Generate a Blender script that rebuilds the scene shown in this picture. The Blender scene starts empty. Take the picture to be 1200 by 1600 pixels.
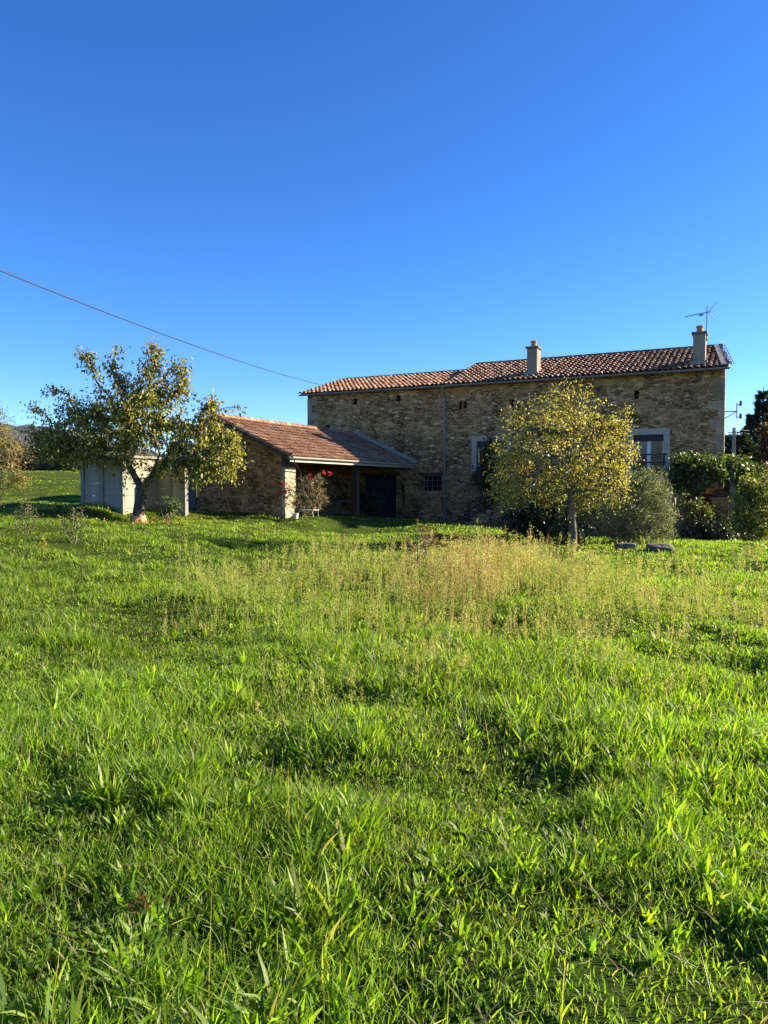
import bpy, math, random
import numpy as np
from mathutils import Vector, Matrix
R = math.radians
C = bpy.context.scene.collection
SC = bpy.context.scene
random.seed(7); rng = np.random.default_rng(11)

# ------------------------------------------------------------------ camera
F, PITCH, EYE = 1170.0, math.atan(40/1170.0), 1.62
cam_d = bpy.data.cameras.new('camera'); cam = bpy.data.objects.new('camera', cam_d); C.objects.link(cam)
cam.location = (0, 0, EYE); cam.rotation_euler = (math.pi/2 - PITCH, 0, 0)
cam_d.sensor_fit = 'VERTICAL'; cam_d.sensor_height = 36; cam_d.lens = 36*F/1600
cam_d.clip_start = .05; cam_d.clip_end = 5000
SC.camera = cam
SC.render.resolution_x, SC.render.resolution_y = 768, 1024

# ------------------------------------------------------------------ sun, sky, exposure
SUN_ELEV, SUN_DIR = R(22.5), (0.980, 0.201)
sun_az = math.atan2(SUN_DIR[0], SUN_DIR[1])            # clockwise from +Y
W = bpy.data.worlds.new('World'); SC.world = W; W.use_nodes = True
nt = W.node_tree; nt.nodes.clear()
sky = nt.nodes.new('ShaderNodeTexSky'); sky.sky_type = 'NISHITA'; sky.sun_disc = False
sky.sun_elevation = SUN_ELEV; sky.sun_rotation = sun_az
sky.altitude = 2000; sky.air_density = 0.85; sky.dust_density = 0.5; sky.ozone_density = 4.0
hs = nt.nodes.new('ShaderNodeHueSaturation'); hs.inputs['Hue'].default_value = .51; hs.inputs['Saturation'].default_value = 1.2; hs.inputs['Value'].default_value = 1.2
bg = nt.nodes.new('ShaderNodeBackground'); bg.inputs['Strength'].default_value = 0.076
wo = nt.nodes.new('ShaderNodeOutputWorld')
nt.links.new(sky.outputs[0], hs.inputs['Color']); nt.links.new(hs.outputs[0], bg.inputs[0]); nt.links.new(bg.outputs[0], wo.inputs[0])
sd = bpy.data.lights.new('sun', 'SUN'); sd.energy = 5.0; sd.angle = R(.55); sd.color = (1.0, .88, .66)
so = bpy.data.objects.new('sun', sd); C.objects.link(so); so.location = (30, -5, 20)
sv = Vector((SUN_DIR[0]*math.cos(SUN_ELEV), SUN_DIR[1]*math.cos(SUN_ELEV), math.sin(SUN_ELEV)))
so.rotation_euler = sv.to_track_quat('Z', 'Y').to_euler()
SC.view_settings.view_transform = 'Standard'; SC.view_settings.look = 'None'
SC.view_settings.exposure = 1.7; SC.view_settings.gamma = 1.0
SC.cycles.max_bounces = 6; SC.cycles.transparent_max_bounces = 4
SC.cycles.use_denoising = True

# ------------------------------------------------------------------ helpers
def ray(px, py):
    a, b = (px-600)/F, (800-py)/F
    c, s = math.cos(PITCH), math.sin(PITCH)
    return np.array([a, c + b*s, b*c - s])
def at(px, py, Y):
    r = ray(px, py); return np.array([0, 0, EYE]) + r*(Y/r[1])
def hit(px, py, p0, n):
    r = ray(px, py); o = np.array([0, 0, EYE]); p0 = np.asarray(p0, float); n = np.asarray(n, float)
    return o + r*(np.dot(p0-o, n)/np.dot(r, n))
def ppm(Y): return F/Y

def tag(o, label=None, cat=None, group=None, kind=None):
    if label: o['label'] = label
    if cat: o['category'] = cat
    if group: o['group'] = group
    if kind: o['kind'] = kind
    return o
def empty(name, loc, rz=0, label=None, cat=None, group=None):
    o = bpy.data.objects.new(name, None); C.objects.link(o); o.location = loc; o.rotation_euler = (0, 0, rz)
    o.empty_display_size = .3
    return tag(o, label, cat, group)

class MB:
    def __init__(s): s.v = []; s.f = []; s.c = []
    def add(s, vs, fs, col=(1, 1, 1)):
        b = len(s.v); s.v += [tuple(x) for x in vs]
        for f in fs: s.f.append([b+i for i in f]); s.c.append(col)
        return s
    def box(s, a, b, col=(1, 1, 1), m=None):
        x0, y0, z0 = a; x1, y1, z1 = b
        vs = [(x0,y0,z0),(x1,y0,z0),(x1,y1,z0),(x0,y1,z0),(x0,y0,z1),(x1,y0,z1),(x1,y1,z1),(x0,y1,z1)]
        if m is not None: vs = [tuple(m @ Vector(v)) for v in vs]
        return s.add(vs, [(0,3,2,1),(4,5,6,7),(0,1,5,4),(1,2,6,5),(2,3,7,6),(3,0,4,7)], col)
    def tube(s, pts, rad, n=6, col=(1, 1, 1), cap=True):
        pts = [Vector(p) for p in pts]; k = len(pts)
        if not hasattr(rad, '__len__'): rad = [rad]*k
        vs = []; ref = None
        for i, p in enumerate(pts):
            t = (pts[min(i+1, k-1)] - pts[max(i-1, 0)])
            t = t.normalized() if t.length > 1e-9 else Vector((0, 0, 1))
            if ref is None:
                ref = t.orthogonal().normalized()
            ref = (ref - t*ref.dot(t))
            ref = ref.normalized() if ref.length > 1e-6 else t.orthogonal().normalized()
            b = t.cross(ref)
            for j in range(n):
                a = 2*math.pi*j/n; vs.append(p + (ref*math.cos(a) + b*math.sin(a))*rad[i])
        fs = []
        for i in range(k-1):
            for j in range(n):
                j2 = (j+1) % n; fs.append((i*n+j, i*n+j2, (i+1)*n+j2, (i+1)*n+j))
        if cap: fs.append(tuple(range(n-1, -1, -1))); fs.append(tuple((k-1)*n+j for j in range(n)))
        return s.add(vs, fs, col)
    def prism(s, poly, axis, a, b, col=(1, 1, 1)):
        n = len(poly)
        def P(q, h):
            return (h, q[0], q[1]) if axis == 0 else ((q[0], h, q[1]) if axis == 1 else (q[0], q[1], h))
        vs = [P(q, a) for q in poly] + [P(q, b) for q in poly]
        fs = [tuple(range(n-1, -1, -1)), tuple(range(n, 2*n))] + [(i, (i+1) % n, n+(i+1) % n, n+i) for i in range(n)]
        return s.add(vs, fs, col)
    def build(s, name, mat, parent=None, smooth=False, bevel=0, fixn=False):
        me = bpy.data.meshes.new(name); me.from_pydata(s.v, [], s.f); me.materials.append(mat)
        at_ = me.attributes.new('tint', 'FLOAT_COLOR', 'FACE')
        cc = np.ones((len(s.f), 4), np.float32); cc[:, :3] = np.array(s.c, np.float32).reshape(-1, 3)
        at_.data.foreach_set('color', cc.ravel())
        if smooth: me.polygons.foreach_set('use_smooth', [True]*len(s.f))
        if fixn:
            import bmesh
            bm = bmesh.new(); bm.from_mesh(me); bmesh.ops.recalc_face_normals(bm, faces=bm.faces); bm.to_mesh(me); bm.free()
        me.update(); o = bpy.data.objects.new(name, me); C.objects.link(o)
        if bevel:
            b = o.modifiers.new('bevel', 'BEVEL'); b.width = bevel; b.segments = 2; b.limit_method = 'ANGLE'
        if parent is not None: o.parent = parent
        return o

def tri_mesh(name, V, T, tint, mat, parent=None, smooth=False):
    """V (n,3), T (m,3) triangle indices, tint (m,3) per face"""
    me = bpy.data.meshes.new(name); n, m = len(V), len(T)
    me.vertices.add(n); me.vertices.foreach_set('co', np.ascontiguousarray(V, np.float32).ravel())
    me.loops.add(3*m); me.loops.foreach_set('vertex_index', np.ascontiguousarray(T, np.int32).ravel())
    me.polygons.add(m); me.polygons.foreach_set('loop_start', np.arange(0, 3*m, 3, dtype=np.int32))
    me.update(calc_edges=True)
    if smooth: me.polygons.foreach_set('use_smooth', np.ones(m, bool))
    a = me.attributes.new('tint', 'FLOAT_COLOR', 'FACE')
    cc = np.ones((m, 4), np.float32); cc[:, :3] = tint; a.data.foreach_set('color', cc.ravel())
    me.materials.append(mat); o = bpy.data.objects.new(name, me); C.objects.link(o)
    if parent is not None: o.parent = parent
    return o

def vnoise(x, y, sc, seed=0):
    x = np.asarray(x, float)/sc + seed*17.31; y = np.asarray(y, float)/sc + seed*9.77
    xi = np.floor(x).astype(np.int64); yi = np.floor(y).astype(np.int64); fx = x-xi; fy = y-yi
    fx = fx*fx*(3-2*fx); fy = fy*fy*(3-2*fy)
    def h(a, b):
        n = (a*374761393 + b*668265263 + seed*974711) & 0x7fffffff
        n = ((n ^ (n >> 13))*1274126177) & 0x7fffffff
        return ((n ^ (n >> 16)) & 0xffff)/65535.0
    return (h(xi, yi)*(1-fx)+h(xi+1, yi)*fx)*(1-fy) + (h(xi, yi+1)*(1-fx)+h(xi+1, yi+1)*fx)*fy
def unit(a): return a/np.maximum(np.linalg.norm(a, axis=-1, keepdims=True), 1e-9)

# ------------------------------------------------------------------ materials
def mat(name):
    m = bpy.data.materials.new(name); m.use_nodes = True
    n = m.node_tree; b = n.nodes['Principled BSDF']; return m, n, b
def N(n, t, **kw):
    x = n.nodes.new(t)
    for k, v in kw.items(): setattr(x, k, v)
    return x
def noise(n, sc, det=4, rough=.6, coord='Object', dims=None):
    tc = N(n, 'ShaderNodeTexCoord'); t = N(n, 'ShaderNodeTexNoise')
    t.inputs['Scale'].default_value = sc; t.inputs['Detail'].default_value = det; t.inputs['Roughness'].default_value = rough
    if dims:
        mp = N(n, 'ShaderNodeMapping'); mp.inputs['Scale'].default_value = dims
        n.links.new(tc.outputs[coord], mp.inputs[0]); n.links.new(mp.outputs[0], t.inputs['Vector'])
    else: n.links.new(tc.outputs[coord], t.inputs['Vector'])
    return t
def ramp(n, fac, stops):
    r = N(n, 'ShaderNodeValToRGB'); n.links.new(fac, r.inputs[0]); e = r.color_ramp.elements
    while len(e) < len(stops): e.new(.5)
    for k, (p, c) in enumerate(stops): e[k].position = p; e[k].color = (*c, 1)
    return r
def mix(n, fac, a, b, mode='MIX'):
    m = N(n, 'ShaderNodeMix', data_type='RGBA', blend_type=mode)
    for s, v in ((0, fac), (6, a), (7, b)):
        if hasattr(v, 'links') or hasattr(v, 'is_linked'): n.links.new(v, m.inputs[s])
        elif s == 0: m.inputs[0].default_value = v
        else: m.inputs[s].default_value = (*v, 1)
    return m.outputs[2]
def bump(n, b, h, s=.4, d=.02):
    k = N(n, 'ShaderNodeBump'); k.inputs['Strength'].default_value = s; k.inputs['Distance'].default_value = d
    n.links.new(h, k.inputs['Height']); n.links.new(k.outputs[0], b.inputs['Normal'])

def m_plain(name, c1, c2, sc=6, rough=.7, metal=0, bmp=.2, bd=.01, dims=None, spec=.4):
    m, n, b = mat(name); t = noise(n, sc, 6, .65, dims=dims)
    r = ramp(n, t.outputs[0], [(.3, c1), (.7, c2)]); n.links.new(r.outputs[0], b.inputs['Base Color'])
    b.inputs['Roughness'].default_value = rough; b.inputs['Metallic'].default_value = metal
    b.inputs['Specular IOR Level'].default_value = spec
    if bmp: bump(n, b, t.outputs[0], bmp, bd)
    return m

def m_stone(name, tones, mortar, sx=2.6, sz=5.0, warm=None):
    m, n, b = mat(name)
    tc = N(n, 'ShaderNodeTexCoord'); mp = N(n, 'ShaderNodeMapping'); mp.inputs['Scale'].default_value = (sx, sx, sz)
    n.links.new(tc.outputs['Object'], mp.inputs[0])
    ns = noise(n, 2.2, 3, .6)
    off = N(n, 'ShaderNodeVectorMath', operation='MULTIPLY_ADD'); off.inputs[1].default_value = (.7, .7, .7)
    n.links.new(ns.outputs['Color'], off.inputs[0]); n.links.new(mp.outputs[0], off.inputs[2])
    v1 = N(n, 'ShaderNodeTexVoronoi'); v1.inputs['Scale'].default_value = 1.0; v1.inputs['Randomness'].default_value = .95
    v2 = N(n, 'ShaderNodeTexVoronoi', feature='DISTANCE_TO_EDGE'); v2.inputs['Scale'].default_value = 1.0; v2.inputs['Randomness'].default_value = .95
    for v in (v1, v2): n.links.new(off.outputs[0], v.inputs['Vector'])
    sep = N(n, 'ShaderNodeSeparateColor'); n.links.new(v1.outputs['Color'], sep.inputs[0])
    k = len(tones); r = ramp(n, sep.outputs[0], [(i/(k-1), c) for i, c in enumerate(tones)])
    fine = noise(n, 16, 6, .7); fr = ramp(n, fine.outputs[0], [(.32, (.42, .41, .40)), (.66, (1.2, 1.18, 1.15))])
    big = noise(n, .45, 3, .6); br = ramp(n, big.outputs[0], [(.3, (.78, .76, .74)), (.7, (1.12, 1.1, 1.06))])
    c = mix(n, 1.0, r.outputs[0], fr.outputs[0], 'MULTIPLY'); c = mix(n, 1.0, c, br.outputs[0], 'MULTIPLY')
    # joints: mortar in most places, open and dark in some
    jn = noise(n, 1.3, 4, .7); jr = ramp(n, jn.outputs[0], [(.43, (.045,.03,.018)), (.54, mortar)])
    mr = N(n, 'ShaderNodeMapRange'); mr.inputs[1].default_value = .03; mr.inputs[2].default_value = .10
    n.links.new(v2.outputs['Distance'], mr.inputs[0])
    c = mix(n, mr.outputs[0], jr.outputs[0], c); n.links.new(c, b.inputs['Base Color'])
    b.inputs['Roughness'].default_value = .95; b.inputs['Specular IOR Level'].default_value = .15
    mr2 = N(n, 'ShaderNodeMapRange'); mr2.inputs[2].default_value = .25; n.links.new(v2.outputs['Distance'], mr2.inputs[0])
    ad = N(n, 'ShaderNodeMath', operation='MULTIPLY_ADD'); ad.inputs[1].default_value = .5
    n.links.new(fine.outputs[0], ad.inputs[0]); n.links.new(mr2.outputs[0], ad.inputs[2])
    ad2 = N(n, 'ShaderNodeMath', operation='MULTIPLY_ADD'); ad2.inputs[1].default_value = .6
    n.links.new(sep.outputs[1], ad2.inputs[0]); n.links.new(ad.outputs[0], ad2.inputs[2])
    bump(n, b, ad2.outputs[0], .9, .05)
    return m

def m_leaf(name, trans=.35, rough=.45, spec=.4, gain=1.0, tgain=(1.3, 1.5, .6)):
    m, n, b = mat(name); a = N(n, 'ShaderNodeAttribute', attribute_name='tint')
    n.links.new(a.outputs['Color'], b.inputs['Base Color'])
    b.inputs['Roughness'].default_value = rough; b.inputs['Specular IOR Level'].default_value = spec
    t = N(n, 'ShaderNodeBsdfTranslucent'); c = mix(n, 1.0, a.outputs['Color'], tgain, 'MULTIPLY'); n.links.new(c, t.inputs[0])
    ms = N(n, 'ShaderNodeMixShader'); ms.inputs[0].default_value = trans
    out = n.nodes['Material Output']
    n.links.new(b.outputs[0], ms.inputs[1]); n.links.new(t.outputs[0], ms.inputs[2]); n.links.new(ms.outputs[0], out.inputs[0])
    return m

def m_tint(name, rough=.85, sc=12, lo=.7, hi=1.15, bmp=.3, spec=.2, lich=None):
    m, n, b = mat(name); a = N(n, 'ShaderNodeAttribute', attribute_name='tint'); t = noise(n, sc, 6, .7)
    r = ramp(n, t.outputs[0], [(.3, (lo,)*3), (.7, (hi,)*3)])
    c = mix(n, 1.0, a.outputs['Color'], r.outputs[0], 'MULTIPLY')
    if lich:
        t2 = noise(n, 3.5, 8, .75); r2 = ramp(n, t2.outputs[0], [(.55, (0, 0, 0)), (.68, (1, 1, 1))])
        c = mix(n, r2.outputs[0], c, lich)
    n.links.new(c, b.inputs['Base Color']); b.inputs['Roughness'].default_value = rough
    b.inputs['Specular IOR Level'].default_value = spec
    if bmp: bump(n, b, t.outputs[0], bmp, .01)
    return m

M = {}
M['stone'] = m_stone('rubble_stone', [(0.207,0.109,0.042),(0.512,0.296,0.126),(0.305,0.161,0.063),(0.659,0.416,0.197),(0.183,0.099,0.042),(0.537,0.317,0.139),(0.427,0.213,0.076),(0.732,0.489,0.252),(0.354,0.198,0.084)], (0.549,0.328,0.143), 4.0, 8.4)
M['stone2'] = m_stone('annexe_stone', [(0.244,0.130,0.050),(0.488,0.276,0.113),(0.329,0.182,0.071),(0.586,0.359,0.160),(0.220,0.120,0.050),(0.464,0.250,0.097)], (0.537,0.322,0.143), 4.2, 8.4)
M['dressed'] = m_stone('pillar_stone', [(.42,.35,.24),(.50,.43,.31),(.38,.31,.2),(.46,.4,.3)], (.45,.38,.28), 2.2, 4)
M['tile'] = m_tint('terracotta_tile', .8, 9, .72, 1.15, .3, .25, (.26,.22,.17))
M['tile2'] = m_tint('annexe_tile', .75, 9, .8, 1.12, .25, .3, None)
M['mortar'] = m_plain('ridge_mortar', (.10,.085,.07), (.16,.13,.11), 8, .9)
M['render'] = m_plain('lime_render', (.36,.29,.20), (.45,.37,.26), 4, .9)
M['chimney'] = m_plain('chimney_render', (.17,.14,.10), (.28,.23,.165), 3.5, .9, dims=(1,1,.3), bmp=.4)
M['pot'] = m_plain('clay_pot', (.38,.14,.06), (.48,.2,.09), 7, .8)
M['zinc'] = m_plain('zinc', (.16,.155,.145), (.23,.22,.205), 5, .55, .4, .05)
M['palezinc'] = m_plain('pale_zinc', (.32,.28,.22), (.40,.35,.28), 5, .5, .2, .05)
M['pvc'] = m_plain('pale_gutter', (.36,.32,.27), (.44,.39,.33), 4, .5, 0, 0)
M['darkwood'] = m_plain('dark_wood', (.035,.026,.02), (.075,.055,.04), 9, .8, dims=(1,1,.12), bmp=.4)
M['greywood'] = m_plain('weathered_wood', (.13,.105,.08), (.24,.2,.155), 9, .85, dims=(1,1,.12), bmp=.4)
M['bluedoor'] = m_plain('blue_door_paint', (.016,.022,.042), (.028,.036,.062), 5, .6)
M['bluegate'] = m_plain('slate_gate_paint', (.03,.036,.048), (.05,.058,.072), 5, .6)
M['concrete'] = m_plain('concrete_panel', (.22,.20,.16), (.34,.31,.25), 2.2, .92, dims=(1,1,.22), bmp=.15)
M['concretepost'] = m_plain('concrete_post', (.19,.175,.145), (.27,.25,.205), 6, .92, bmp=.15)
M['white'] = m_plain('white_paint', (.62,.62,.60), (.74,.74,.72), 5, .5, bmp=0)
M['glass'] = m_plain('window_glass', (.012,.010,.010), (.03,.018,.014), 3, .06, bmp=.02, spec=.6)
M['brown_reflection'] = m_plain('glass_brown_reflection', (.05,.02,.011), (.14,.055,.028), 6, .12, dims=(1,1,2.5), bmp=.05, spec=.6)  # brown patterned reflection put into the glass base colour
M['black'] = m_plain('dark_metal', (.015,.015,.016), (.03,.03,.032), 8, .5, .5, 0)
M['alu'] = m_plain('aluminium', (.3,.3,.31), (.4,.4,.42), 8, .4, .7, 0)
M['rust'] = m_plain('rusty_iron', (.22,.09,.05), (.34,.16,.09), 12, .8)
M['porcelain'] = m_plain('brown_porcelain', (.03,.022,.018), (.05,.035,.025), 6, .25, 0, 0)
M['bark'] = m_plain('grey_bark', (.028,.021,.016), (.15,.12,.095), 14, .95, dims=(1,1,.5), bmp=.9, bd=.03, spec=.1)
M['barkpale'] = m_plain('pale_bark', (.07,.053,.04), (.20,.16,.12), 9, .9, dims=(1,1,.35), bmp=.6, bd=.02, spec=.15)
M['twig'] = m_plain('dry_twig', (.16,.11,.075), (.30,.22,.15), 9, .9, bmp=.2)
M['basecut'] = m_plain('orange_root_collar', (.42,.2,.1), (.58,.32,.17), 8, .9, bmp=.4)
M['brick'] = m_stone('old_brick', [(.13,.06,.035),(.19,.085,.05),(.16,.075,.045),(.14,.075,.05)], (.14,.105,.075), 5, 14)
M['bluebarrel'] = m_plain('blue_plastic', (.02,.06,.12), (.03,.085,.16), 4, .4, bmp=0)
M['rock'] = m_plain('field_rock', (.06,.05,.037), (.19,.165,.125), 5, .95, bmp=.8, bd=.04)
M['leaf'] = m_leaf('leaf', .38, .42, .45)
M['leafmat'] = m_leaf('leaf_matt', .30, .6, .25)
M['darkleaf'] = m_leaf('laurel_leaf', .15, .28, .6)
M['grass'] = m_leaf('grass_blade', .5, .5, .38, tgain=(2.2,2.4,.6))
M['weed'] = m_leaf('dry_weed', .40, .7, .15, tgain=(1.4,1.35,.9))
M['petal'] = m_leaf('red_petal', .3, .5, .3, tgain=(1.3,.8,.8))

# ------------------------------------------------------------------ ground
ctrl = []
def gc(px, py, Y): ctrl.append(at(px, py, Y))
for p in [(0,2,0.0),(0,-6,0.0),(-4,3,.03),(4,3,-.02),(-6,10,.08),(0,8,0),(6,9,-.03),(9,14,-.08),(0,14,0.0),(5,20,-.06),(0,20,.02),(14,21,-.16),(20,12,-.2),(-14,10,.25),
          (20,40,-.3),(10,60,0),(40,60,-.3),(-200,300,0),(200,300,0),(0,300,0),(0,120,0),(-30,0,.3),(30,0,-.2),(0,-40,0),(60,150,0),(-90,20,.8)]: ctrl.append(np.array(p, float))
gc(695,818,33.7); gc(900,832,31.0); gc(1062,842,28.2); gc(1120,842,28.3); gc(600,812,34.6)
gc(216,821,23); gc(452,809,25.7); gc(551,808,29); gc(375,801,27); gc(300,797,28.6); gc(160,783,24.0); gc(220,789,24.8); gc(40,786,27); gc(-60,790,26)
gc(90,752,45); gc(60,737,64); gc(-80,737,64); gc(180,737,64); gc(120,800,26); gc(330,815,23.5); gc(560,838,24)
ctrl = np.array(ctrl)
def gz0(x, y):
    x = np.asarray(x, float); y = np.asarray(y, float)
    num = np.zeros_like(x); den = np.zeros_like(x)
    for c in ctrl:
        d2 = (x-c[0])**2 + (y-c[1])**2 + 1.2
        w = d2**-1.7; num += w*c[2]; den += w
    return num/den
def gz(x, y):
    x = np.asarray(x, float); y = np.asarray(y, float)
    a = np.clip(1.3 - np.hypot(x, y)/60, 0, 1)
    return gz0(x, y) + a*(.16*(vnoise(x, y, 2.3, 3)-.5) + .15*(vnoise(x, y, .8, 4)-.5) + .07*(vnoise(x, y, .33, 5)-.5))
def g1(x, y): return float(gz(np.array([x]), np.array([y]))[0])

def sinh_axis(lo, hi, n, k):
    a = np.arcsinh(lo/k); b = np.arcsinh(hi/k); return np.sinh(np.linspace(a, b, n))*k
gx = sinh_axis(-1500, 1500, 420, 6.0); gy = np.concatenate([sinh_axis(-60, -.3, 40, 3), sinh_axis(0, 2500, 420, 5.0)])
GX, GY = np.meshgrid(gx, gy); GZ = gz(GX.ravel(), GY.ravel())
V = np.stack([GX.ravel(), GY.ravel(), GZ], 1); nx, ny = len(gx), len(gy)
i, j = np.meshgrid(np.arange(nx-1), np.arange(ny-1)); q = (j*nx+i).ravel()
T = np.concatenate([np.stack([q, q+1, q+nx+1], 1), np.stack([q, q+nx+1, q+nx], 1)])
m, n, b = mat('meadow_soil')
t1 = noise(n, 1.2, 5, .7, 'Object'); t2 = noise(n, 30, 6, .7, 'Object'); t3 = noise(n, .12, 4, .6, 'Object')
c1 = ramp(n, t1.outputs[0], [(.3, (.030,.050,.010)), (.5, (.045,.075,.014)), (.72, (.085,.105,.028))]).outputs[0]
c2 = ramp(n, t2.outputs[0], [(.3, (.5,.5,.45)), (.75, (1.5,1.4,1.3))]).outputs[0]
c3 = ramp(n, t3.outputs[0], [(.4, (.9,1,.9)), (.65, (1.3,1.12,1.0))]).outputs[0]
n.links.new(mix(n, 1, mix(n, 1, c1, c2, 'MULTIPLY'), c3, 'MULTIPLY'), b.inputs['Base Color']); b.inputs['Roughness'].default_value = 1; b.inputs['Specular IOR Level'].default_value = .05
bump(n, b, t2.outputs[0], 1.0, .05)
ground = tri_mesh('ground', V, T, np.ones((len(T), 3)), m, smooth=True); tag(ground, 'gently sloping green meadow running up to the stone house', 'ground', kind='structure')

# far wooded hill on the left, distance haze mixed into its base colour
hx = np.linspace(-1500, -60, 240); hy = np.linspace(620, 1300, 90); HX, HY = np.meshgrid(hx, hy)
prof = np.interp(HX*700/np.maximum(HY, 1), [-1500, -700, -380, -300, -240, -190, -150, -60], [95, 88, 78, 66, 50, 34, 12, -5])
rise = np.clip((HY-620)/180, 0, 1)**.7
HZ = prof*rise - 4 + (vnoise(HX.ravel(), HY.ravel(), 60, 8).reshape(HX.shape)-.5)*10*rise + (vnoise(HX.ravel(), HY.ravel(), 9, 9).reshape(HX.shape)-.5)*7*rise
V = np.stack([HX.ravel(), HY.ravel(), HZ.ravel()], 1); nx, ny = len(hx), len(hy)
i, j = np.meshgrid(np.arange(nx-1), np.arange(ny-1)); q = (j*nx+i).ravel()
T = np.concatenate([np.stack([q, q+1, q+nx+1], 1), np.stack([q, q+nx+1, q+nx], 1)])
m, n, b = mat('hazed_wooded_hillside'); t1 = noise(n, .09, 8, .8); t2 = noise(n, .012, 3)
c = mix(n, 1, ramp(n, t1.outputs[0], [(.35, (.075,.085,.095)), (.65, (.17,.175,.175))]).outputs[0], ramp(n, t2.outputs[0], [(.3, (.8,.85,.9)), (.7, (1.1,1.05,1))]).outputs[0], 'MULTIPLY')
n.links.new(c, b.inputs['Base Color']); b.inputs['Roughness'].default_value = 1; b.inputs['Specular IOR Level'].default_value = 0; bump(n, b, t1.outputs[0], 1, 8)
tag(tri_mesh('hill', V, T, np.ones((len(T), 3)), m), 'wooded hill tinted grey blue for haze far behind the meadow', 'hill', kind='structure')

# ------------------------------------------------------------------ house frame
TH = R(26.4); A = np.array([-3.76, 37.0, 0.0]); U = np.array([math.cos(TH), -math.sin(TH), 0]); Vv = np.array([math.sin(TH), math.cos(TH), 0])
def fac(px, py, y=0.0):                      # pixel -> (t, z) on the plane a distance y behind the front wall
    p = hit(px, py, A+Vv*y, Vv) - A; return float(np.dot(p, U)), float(p[2])
def wpt(t, y, z): return A + U*t + Vv*y + np.array([0, 0, z])

def holed_wall(mb, x0, x1, z0, z1, holes, y0, y1, ztop=None):
    """wall in the local x-z plane between y0 (front) and y1 (back) with rectangular openings; ztop(x) optional"""
    xs = sorted({x0, x1, *[h[0] for h in holes], *[h[1] for h in holes]}); zs = sorted({z0, z1, *[h[2] for h in holes], *[h[3] for h in holes]})
    for a, b_ in zip(xs, xs[1:]):
        for c, d in zip(zs, zs[1:]):
            mx, mz = (a+b_)/2, (c+d)/2
            if any(h[0] < mx < h[1] and h[2] < mz < h[3] for h in holes): continue
            for y, fl in ((y0, 0), (y1, 1)):
                q = [(a, y, c), (b_, y, c), (b_, y, d), (a, y, d)]
                mb.add(q, [(0,1,2,3) if not fl else (3,2,1,0)])
    for a, b_, c, d in holes:
        for q in ([(a,y0,c),(a,y1,c),(a,y1,d),(a,y0,d)], [(b_,y0,d),(b_,y1,d),(b_,y1,c),(b_,y0,c)],
                  [(a,y0,d),(a,y1,d),(b_,y1,d),(b_,y0,d)], [(a,y0,c),(b_,y0,c),(b_,y1,c),(a,y1,c)]): mb.add(q, [(0,1,2,3)])
    for q in ([(x0,y0,z1),(x1,y0,z1),(x1,y1,z1),(x0,y1,z1)], [(x0,y0,z0),(x0,y0,z1),(x0,y1,z1),(x0,y1,z0)], [(x1,y0,z1),(x1,y0,z0),(x1,y1,z0),(x1,y1,z1)]): mb.add(q, [(0,1,2,3)])

def tiles(mb, O, ex, ey, nrm, w, L, cols, sp=.225, row=.37, lim=None, r0=.088, jit=.02, base=True):
    """canal tiles: covers on a channelled bed. O lower corner, ex across, ey up the slope"""
    O, ex, ey, nrm = map(lambda a: np.array(a, float), (O, ex, ey, nrm)); nc = int(w/sp); nr = int(math.ceil(L/row)); rr = random.Random(5)
    P = lambda x, y, z: O + ex*x + ey*y + nrm*z
    for jx in range(nc+1):
        x = jx*sp + (w-nc*sp)/2
        for iy in range(nr):
            y0 = iy*row - .05; y1 = min(y0 + row + .07, L)
            if lim and not lim(x, y0+.1): continue
            col = rr.choice(cols); k = rr.uniform(.82, 1.15); col = tuple(c*k for c in col)
            dx = rr.uniform(-jit, jit); dz = rr.uniform(0, jit); n = 6; vs = []
            for (yy, r, h) in ((y0, r0*1.08, .075+dz), (y0, r0*1.08-.014, .072+dz), (y1, r0*.86, .035+dz)):
                for a in range(n+1):
                    an = math.pi*a/n; vs.append(P(x+dx-math.cos(an)*r, yy, h-.05+math.sin(an)*r*.9))
            fs = []
            for a in range(n):
                fs.append((a, a+1, 2*(n+1)+a+1, 2*(n+1)+a)); fs.append(((n+1)+a, (n+1)+a+1, a+1, a))
            mb.add(vs, fs, col)
            # channel tile beside it
            if jx < nc and (not lim or lim(x+sp/2, y0+.1)):
                col2 = rr.choice(cols); col2 = tuple(c*.85 for c in col2); vs = []
                for (yy, h) in ((y0-.04, .03), (y1, .0)):
                    for a in range(5):
                        an = math.pi*a/4; vs.append(P(x+sp/2-math.cos(an)*.088, yy, h+.045-math.sin(an)*.06))
                mb.add(vs, [(a, a+1, 5+a+1, 5+a) for a in range(4)], col2)

def slab(mb, x0, x1, ya, za, yb, zb, th=.06, xa1=None):
    """sloping slab from (ya,za) to (yb,zb) in local y-z, extruded along x"""
    mb.prism([(ya, za), (yb, zb), (yb, zb-th), (ya, za-th)], 0, x0, x1)

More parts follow.
